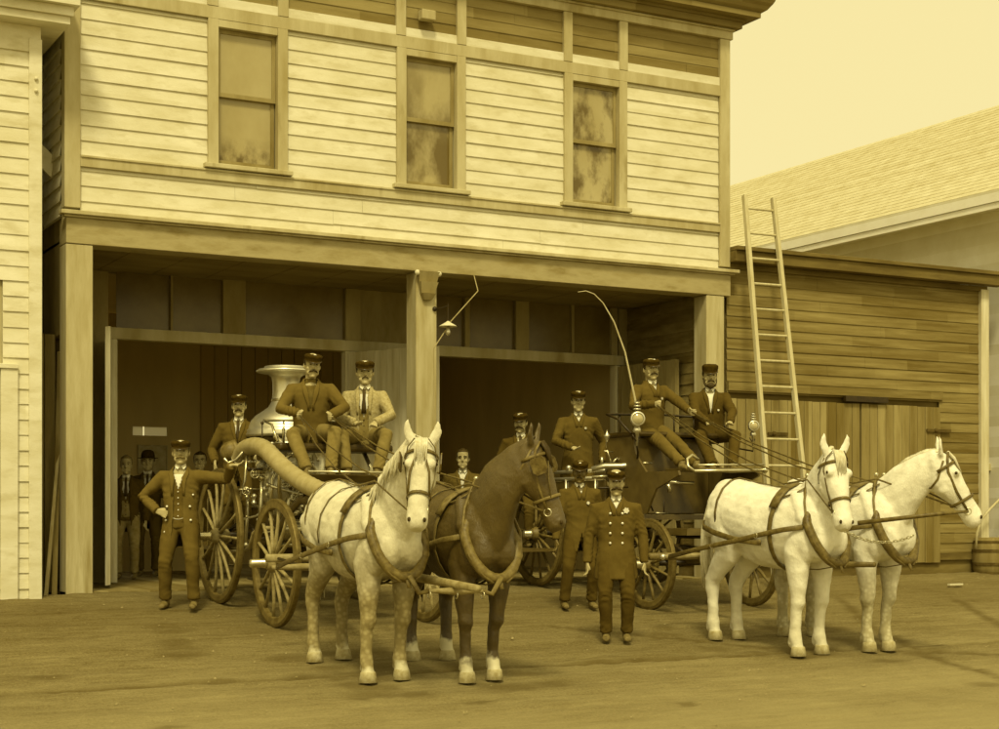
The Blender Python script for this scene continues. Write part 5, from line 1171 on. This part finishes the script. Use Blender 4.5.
for j in range(22):
    px, py, y = rnd.uniform(244, 318), rnd.uniform(446, 520), rnd.uniform(-1.85, -1.5); a = P_(px, py, y); q = [a]
    for s_ in range(rnd.randint(1, 3)):
        ax = rnd.choice([(1, 0, 0), (0, 0, 1), (0, 1, 0), (0, 0, -1)]); q.append(q[-1] + Vector(ax) * rnd.uniform(.06, .24))
    mb = MB().tube(q, rnd.choice((.008, .011, .015)), 8)
    for p in q: mb.ell(p, rnd.choice((.016, .02, .026)), 8, 6)
    mb.build('pipe', M[rnd.choice(('steel', 'brass', 'iron'))], se, True, ws=True)
# carried suction hose
pt = [(240, 459, 1.62), (244, 450, 1.62), (254, 446, 1.62), (265, 449, 1.60), (276, 460, 1.58), (290, 473, 1.56), (308, 485, 1.54), (328, 494, 1.52), (350, 500, 1.50), (372, 504, 1.48)]
cps = [on_x(*p) for p in pt]; pts = []
for i in range(len(cps) - 1):
    a, b, c, d = cps[max(0, i - 1)], cps[i], cps[i + 1], cps[min(len(cps) - 1, i + 2)]
    for j in range(8):
        t = j / 8; pts.append(.5 * ((2 * b) + (c - a) * t + (2 * a - 5 * b + 4 * c - d) * t * t + (3 * b - a - 3 * c + d) * t ** 3))
pts.append(cps[-1])
rr = [.088 + (.006 if j % 2 else 0) for j in range(len(pts))]
MB().tube(pts, rr, 18).build('suction_hose', M['suction'], se, True, ws=True)
MB().tube([pts[0] + (pts[0] - pts[1]) * .2, pts[1]], .102, 18).build('hose_coupling', M['brass'], se, True, ws=True)
c = on_x(231, 452, 1.56); mb = MB(); mb.ell(c, (.12, .12, .12), 20, 14); mb.lathe([(.08, .0), (.112, .01), (.112, .05), (.08, .06)], c + Vector((.02, -.0, .02)), (.8, -.2, .2), 20); mb.build('suction_strainer', M['spoke_dark'], se, True, ws=True)
MB().tube([P_(224, 458, -1.36), P_(228, 463, -1.36), P_(236, 460, -1.4), P_(243, 452, -1.5)], .016, 8).build('strainer_bracket', M['steel'], se, True, ws=True)
# seat, footboard
mb = MB(); mb.box(1.66, 2.96, -2.30, -1.80, 1.525, 1.61); mb.build('seat', M['leather_seat'], se, bevel=.03, ws=True)
mb = MB().tube([(1.66, -2.25, 1.62), (1.65, -2.1, 1.80), (1.66, -1.82, 1.86), (2.3, -1.78, 1.88), (2.94, -1.82, 1.86), (2.95, -2.1, 1.80), (2.94, -2.25, 1.62)], .014, 8)
for x in (1.9, 2.3, 2.7): mb.tube([(x, -1.79, 1.60), (x, -1.79, 1.87)], .011, 6)
mb.build('seat_rail', M['brass'], se, True, ws=True)
mb = MB(); mb.box(1.72, 2.92, -2.92, -2.30, 1.185, 1.222); mb._faces([Vector(v) for v in ((1.72, -2.92, 1.222), (2.92, -2.92, 1.222), (2.92, -2.98, 1.27), (1.72, -2.98, 1.27), (1.72, -2.94, 1.19), (2.92, -2.94, 1.19), (2.92, -3.0, 1.26), (1.72, -3.0, 1.26))], [(0, 1, 2, 3), (7, 6, 5, 4), (3, 2, 6, 7), (0, 3, 7, 4), (1, 5, 6, 2)])
mb.build('foot_board', M['wagon_dark'], se, bevel=.006, ws=True)
MB().tube([(1.70, -3.0, 1.29), (2.94, -3.0, 1.29)], .014, 8).build('dash_rail', M['steel'], se, True, ws=True)
for s in (-1, 1):
    MB().tube([(SC + s * .4, -2.6, 1.03), (SC + s * .42, -2.7, 1.18)], .022, 8).build('foot_iron', M['iron'], se, True, ws=True)
    MB().tube([(SC + s * .4, -2.0, .86), (SC + s * .48, -2.08, 1.1), (SC + s * .52, -2.2, 1.35), (SC + s * .5, -2.05, 1.53)], .024, 8).build('seat_iron', M['brass'], se, True, ws=True)
MB().lathe([(.30, -.02), (.33, -.015), (.33, .015), (.30, .02)], (SC, -2.94, zf + .36), seg=30).build('turntable', M['iron'], se, True, ws=True)
# pole and whippletrees
tipz = gz(-6.95) + .86
mb = MB().tube([(1.95, -2.95, zf + .02), (1.78, -3.9, zf + .02), (1.56, -5.2, .36), (1.54, -6.95, tipz)], [.05, .05, .045, .03], 10); mb.build('pole', M['spoke'], se, True, ws=True)
MB().tube([(1.10, -3.42, zf + .05), (2.62, -3.36, zf + .05)], (.04, .03), 10).build('evener', M['spoke'], se, True, ws=True)
for hh in (h1, h2):
    a, b = hh['traces']; m_ = (a + b) / 2
    MB().tube([a + Vector((-.03, .02, 0)), m_ + Vector((0, .05, 0)), b + Vector((.03, .02, 0))], [.02, .034, .02], 10).build('whippletree', M['spoke'], se, True, ws=True)
    MB().tube([m_ + Vector((0, .05, 0)), Vector((m_.x + (.1 if hh is h1 else .2), -3.40, zf + .05))], .014, 6).build('link', M['iron'], se, ws=True)
def yoke(par, pole_tip, ha, hb, mcol):
    a, b = ha['yoke'], hb['yoke']; d = (b - a).normalized(); a = a + d * .16; b = b - d * .16; m_ = (a + b) / 2
    mb = MB().tube([a, a.lerp(m_, .5), m_, b.lerp(m_, .5), b], [.016, .024, .034, .024, .016], 10); y_ = mb.build('neck_yoke', M[mcol], par, True, ws=True)
    for p, q in ((a, ha['yoke']), (b, hb['yoke'])): MB().tube([p, p.lerp(q, .5) + Vector((0, 0, -.02)), q + Vector((0, 0, .12))], (.022, .006), 6, flat=(0, 0, 1)).build('yoke_strap', M['strap_pale'], y_, True, ws=True)
    for p in (a, b, m_): MB().tube([p + Vector((0, .03 * math.cos(2 * PI * j / 12), .03 * math.sin(2 * PI * j / 12) - .03)) for j in range(12)], .006, 6, closed=True).build('yoke_ring', M['steel'], y_, True, ws=True)
    return m_
yoke(se, None, h1, h2, 'spoke')

# ------------------------------------------------------------ HOSE WAGON
WC = 6.78; wb = Vector((WC, -1.5, 0))
hw = empty('hose_wagon', wb, 0, 'dark horse drawn hose wagon with two round lanterns and a high driving seat', 'fire wagon')
for x, s in ((5.86, -1), (7.62, 1)): wheel(hw, wb, x, -.36, .66, s, 14, .20, 'spoke_dark')
for x, s in ((6.03, -1), (7.50, 1)): wheel(hw, wb, x, -2.62, .52, s, 12, .20, 'spoke_dark')
zr2, zf2 = gz(-.36) + .66, gz(-2.62) + .52
MB().tube([(5.88, -.36, zr2), (7.6, -.36, zr2)], .034, 10).build('axle', M['iron'], hw, True, ws=True)
MB().tube([(6.05, -2.62, zf2), (7.48, -2.62, zf2)], .034, 10).build('axle', M['iron'], hw, True, ws=True)
for s in (-1, 1):
    spring(hw, (WC + s * .62, -.36, zr2 + .12), .42, rise=.10)
    spring(hw, (WC + s * .52, -2.62, zf2 + .13), .38, rise=.10)
MB().tube([(WC, -.3, .55), (WC, -2.6, .45)], .035, 8).build('reach', M['wagon_dark'], hw, True, ws=True)
mb = MB(); mb.box(6.18, 7.38, -2.25, .22, .80, .86); mb.build('bed_floor', M['wagon_dark'], hw, ws=True)
for s in (-1, 1):
    x = WC + s * .62
    mb = MB(); mb.box(x - .02, x + .02, -1.5, .2, .865, 1.28); mb.build('side_panel', M['wagon_dark'], hw, bevel=.008, ws=True)
    mb = MB()
    for y in (-1.3, -.6, .1): mb.tube([(x - .03, y, .9), (x - .03, y, 1.31)], .014, 8)
    for zz, yy0, yy1 in ((1.31, -1.5, .25), (1.40, -1.5, .25)): mb.tube([(x - .02, yy0, zz), (x - .02, yy1, zz)], .022, 8)
    for y in (-1.45, -.65, .15): mb.ell((x - .02, y, 1.45), .035, 10, 8)
    mb.build('rail', M['nickel'], hw, True, ws=True)
mb = MB(); mb.box(6.18, 7.38, .205, .245, .865, 1.3); mb.build('tail_board', M['wagon_dark'], hw, ws=True)
mb = MB(); mb.box(5.42, 7.3, .25, .52, .40, .44); mb.box(5.42, 6.2, -.75, .25, .40, .44); mb.build('rear_step', M['wagon_dark'], hw, ws=True)
# bright trough and fittings at the left rear of the bed
c = P_(614, 471, -1.75)
mb = MB(); mb.tube([P_(592, 469, -1.6), P_(605, 466, -1.7), P_(622, 466, -1.8), P_(636, 464, -1.9)], [(.03, .05), (.035, .055), (.035, .06), (.055, .06)], 12); mb.build('tool_trough', M['nickel'], hw, True, ws=True)
mb = MB(); mb.tube([P_(592, 477, -1.6), P_(612, 476, -1.7)], .022, 10); mb.build('trough_rail', M['brass'], hw, True, ws=True)
for pts, r_ in (([(602, 457, -1.6), (602, 464, -1.6)], .022), ([(613, 462, -1.7), (617, 458, -1.7), (621, 464, -1.7)], .014), ([(606, 447, -1.7), (607, 430, -1.7)], .008), ([(604, 451, -1.7), (613, 452, -1.7)], .008), ([(607, 450, -1.7), (612, 464, -1.7)], .009), ([(628, 466, -1.85), (637, 460, -1.9)], .022)):
    MB().tube([P_(*p) for p in pts], r_, 8).build('fitting', M['steel'], hw, True, ws=True)
cc = P_(607, 436, -1.7); MB().lathe([(.008, -.07), (.02, -.04), (.035, -.01), (.04, 0), (.02, .03), (.008, .05), (.001, .07)], cc, seg=16).build('finial', M['nickel'], hw, True, ws=True)
# seat box, seat, footboard, dash
mb = MB()
sec = [(-1.42, .868, 1.82), (-2.02, .868, 1.82), (-2.20, .868, 1.50), (-2.40, .868, 1.26), (-3.02, 1.05, 1.26), (-3.02, 1.00, 1.22), (-2.62, .90, 1.00), (-2.45, .868, .95)]
for s in (-1, 1):
    x = WC + s * .56
    pl = [(-1.42, .868), (-1.42, 1.80), (-1.98, 1.80), (-2.10, 1.55), (-2.30, 1.36), (-2.95, 1.36), (-2.97, 1.31), (-2.50, 1.16), (-2.30, .868)]
    vs = [Vector((x - .015, y, z)) for y, z in pl] + [Vector((x + .015, y, z)) for y, z in pl]; n = len(pl)
    mb2 = MB(); mb2._faces(vs, [tuple(range(n)), tuple(range(n, 2 * n))] + [(j, (j + 1) % n, n + (j + 1) % n, n + j) for j in range(n)])
    mb2.build('seat_side', M['wagon_dark'], hw, ws=True)
mb = MB(); mb.box(WC - .54, WC + .54, -2.0, -1.44, .87, 1.78); mb.build('seat_box', M['wagon_dark'], hw, bevel=.01, ws=True)
mb = MB(); mb.box(WC - .60, WC + .86, -2.12, -1.5, 1.785, 1.85); mb.build('seat', M['leather_seat'], hw, bevel=.03, ws=True)
mb = MB().tube([(WC - .62, -2.05, 1.82), (WC - .64, -1.8, 2.0), (WC - .6, -1.48, 2.08), (WC + .2, -1.45, 2.10), (WC + .84, -1.48, 2.08), (WC + .88, -1.8, 2.0), (WC + .86, -2.05, 1.82)], .015, 8)
for x in (-.4, 0, .4, .7): mb.tube([(WC + x, -1.47, 1.85), (WC + x, -1.46, 2.09)], .010, 6)
mb.build('seat_rail', M['iron'], hw, True, ws=True)
mb = MB(); mb.box(WC - .30, WC + .64, -2.98, -2.3, 1.365, 1.40); mb.build('foot_board', M['wagon_dark'], hw, bevel=.006, ws=True)
F0, F1 = P_(694, 471, -3.0), P_(765, 470, -3.0)
mb = MB().tube([F0, F1], .020, 8); mb.tube([P_(698, 465, -2.95), P_(764, 464.5, -2.95)], .012, 8); mb.ell(F1, .038, 12, 8); mb.tube([F0, P_(688, 466, -2.95), P_(687, 459, -2.9), P_(692, 455, -2.9), P_(698, 459, -2.9)], .018, 8)
mb.build('dash_rail', M['steel'], hw, True, ws=True)
mb = MB().tube([P_(667, 482, -2.4), P_(694, 483, -2.5)], .02, 8); mb.tube([P_(668, 484, -2.4), P_(670, 492, -2.4)], .03, 8); mb.build('step_bracket', M['steel'], hw, True, ws=True)
MB().lathe([(.28, -.02), (.31, -.015), (.31, .015), (.28, .02)], (WC, -2.62, zf2 + .30), seg=30).build('turntable', M['iron'], hw, True, ws=True)
mb = MB(); mb.box(WC - .45, WC + .45, -2.95, -2.3, zf2 + .32, zf2 + .40); mb.build('bolster', M['wagon_dark'], hw, ws=True)
mb = MB(); mb.box(6.3, 7.3, -1.35, .15, .87, 1.22)
for v in mb.bm.verts: pass
mb.build('hose_bed', M['wagon_dark'], hw, ws=True)
for j in range(7):   # folded hose lying in the bed
    y = -1.25 + j * .2
    MB().tube([(6.32, y, 1.27), (6.5, y + .02, 1.29), (7.1, y - .02, 1.29), (7.28, y, 1.27)], (.05, .075), 10, flat=(0, 0, 1)).build('folded_hose', M['hose'], hw, True, ws=True)
for j, (px, py, qx, qy) in enumerate(((648, 498, 653, 511), (655, 513, 668, 513), (650, 520, 662, 519), (643, 463, 652, 463), (664, 500, 664, 516), (676, 520, 690, 519), (598, 488, 628, 487))):
    MB().tube([P_(px, py, -2.2), P_(qx, qy, -2.2)], .011, 6).build('fitting', M['steel'] if j % 2 else M['iron'], hw, True, ws=True)
mb = MB()
for j in range(5): mb.tube([Vector((6.30, -1.55 + .0 * j, 1.36)) + Vector((.0, (.24 - .035 * j) * math.cos(2 * PI * i / 24), (.24 - .035 * j) * math.sin(2 * PI * i / 24))) for i in range(24)], .02, 6, closed=True)
mb.build('hose_coil', M['hose'], hw, True, ws=True)
def lantern(px, py, y, rng, sc=1.0):
    c = P_(px, py, y); f = Vector((-.45, -1, 0)).normalized()
    l = bpy.data.objects.new('lantern', None); COL.objects.link(l); l.parent = hw; l.location = c - wb
    MB().lathe([(.03, -.09), (.05, -.085), (.075, -.06), (.085, -.0), (.075, .06), (.05, .085), (.03, .09)], c, (0, 0, 1), 20).build('body', M['brass'], l, True, ws=True)
    MB().lathe([(.088, .02), (.098, .05), (.088, .085), (.075, .085)], c, f, 24, cap=False).build('lens_ring', M['nickel'], l, True, ws=True)
    MB().lathe([(.082, .060), (.06, .082), (.001, .092)], c, f, 20, cap=False).build('lens', M['lens'], l, True, ws=True)
    for j, (dz, r_) in enumerate(((.125, .052), (.165, .045), (.205, .036))): MB().lathe([(.012, .012), (r_, .006), (r_, -.006), (.012, -.012)], c + Vector((0, 0, dz)), seg=18).build('vent_cap', M['nickel'], l, True, ws=True)
    MB().lathe([(.016, .23), (.016, .08)], c, seg=10).build('chimney', M['iron'], l, True, ws=True)
    MB().lathe([(.03, -.085), (.05, -.13), (.055, -.16), (.02, -.18), (.014, -.34)], c, seg=14).build('stem', M['nickel'], l, True, ws=True)
    mb = MB().tube([c + Vector((0, 0, -.33)), c + Vector((.08, .1, -.42)), c + rng], .014, 8); mb.tube([c + Vector((-.07, 0, -.2)), c + Vector((0, 0, -.3)), c + Vector((.06, .03, -.22))], .010, 6); mb.build('bracket', M['iron'], l, True, ws=True)
    if sc != 1: l.scale = (sc, sc, sc)
    return c
lc = lantern(637, 419, -2.30, Vector((.20, .3, -.55)), .92)
lantern(753, 426, -2.30, Vector((-.25, .3, -.35)), .72)
wp = [P_(*p) for p in ((638, 440, -2.26), (636, 404, -2.26), (631, 380, -2.26), (625, 352, -2.26), (614, 322, -2.26), (603, 303, -2.26), (594, 294, -2.26), (586, 291, -2.26), (578, 292, -2.26))]
o = MB().tube(wp, [.016, .014, .012, .010, .009, .007, .006, .005, .004], 8).build('driving_whip', M['ladder'], None, True); tag(o, 'long pale driving whip curving up from the hose wagon lantern', 'whip')
tz2 = gz(-6.9) + .88
MB().tube([(6.55, -2.65, zf2 + .04), (6.35, -3.6, zf2 + .08), (6.16, -5.2, .36), (6.22, -6.2, .38)], [.05, .05, .04, .025], 10).build('pole', M['spoke_dark'], hw, True, ws=True)
MB().tube([(5.5, -3.42, zf2 + .1), (7.25, -3.36, zf2 + .1)], (.04, .03), 10).build('evener', M['spoke_dark'], hw, True, ws=True)
for hh in (h3, h4):
    a, b = hh['traces']; m_ = (a + b) / 2
    w_ = MB().tube([a + Vector((-.06, .02, 0)), m_ + Vector((0, .05, 0)), b + Vector((.06, .02, 0))], [.02, .034, .02], 10).build('whippletree', M['spoke'], hw, True, ws=True)
    for p in (a, b): MB().ell(p + Vector((-.06 if p is a else .06, .02, 0)), .032, 10, 8).build('ferrule', M['nickel'], w_, True, ws=True)
    MB().tube([m_ + Vector((0, .05, 0)), Vector((m_.x * .6 + 6.35 * .4, -3.40, zf2 + .1))], .014, 6).build('link', M['iron'], hw, ws=True)
a, b = P_(842, 529, -6.35), P_(912, 536, -6.35); mb = MB()
for j in range(22):
    t = j / 21; p = a.lerp(b, t) + Vector((0, 0, -.36 * t * (1 - t))); q = a.lerp(b, (j + 1) / 21) + Vector((0, 0, -.36 * ((j + 1) / 21) * (1 - (j + 1) / 21))); dd = (q - p).normalized(); uu = dd.orthogonal().normalized()
    if j % 2: uu = dd.cross(uu)
    mb.tube([p + dd * .024 * math.cos(2 * PI * i / 8) + uu * .014 * math.sin(2 * PI * i / 8) for i in range(8)], .005, 5, closed=True)
MB().tube([h3['terrets'][1] + Vector((.12, -.22, -.38)), h4['bits'][0] + Vector((-.3, .02, -.02)), h4['bits'][0]], [.022, .02, .012], 8).build('jockey_stick', M['strap'], h4['root'], True, ws=True)
mb.build('breast_chain', M['steel'], h4['root'], True, ws=True)

# ------------------------------------------------------------ REINS (worn by the horses, held by the drivers)
def rein(hh, i, hand, via=None):
    pts = [hh['bits'][i], hh['terrets'][i] + Vector((0, 0, .03)), hh['pads'][i] + Vector((0, 0, .03))]
    e = hand; a = pts[-1]
    for t in (.33, .66): pts.append(a.lerp(e, t) + Vector((0, 0, -.10 * math.sin(PI * t))))
    pts.append(e)
    MB().tube(pts, (.009, .0035), 6, flat=(0, 0, 1)).build('rein', M['strap'], hh['root'], True, ws=True)
def handw(p, arms, i):
    m_ = world_of(p); return m_ @ (arms[i][1] + Vector((0, -.08, -.02)))
for i in (0, 1):
    rein(h1, i, handw(driver1, D1A, 0)); rein(h2, i, handw(driver1, D1A, 1))
    rein(h3, i, handw(DR2, D2A, 0)); rein(h4, i, handw(DR2, D2A, 1))
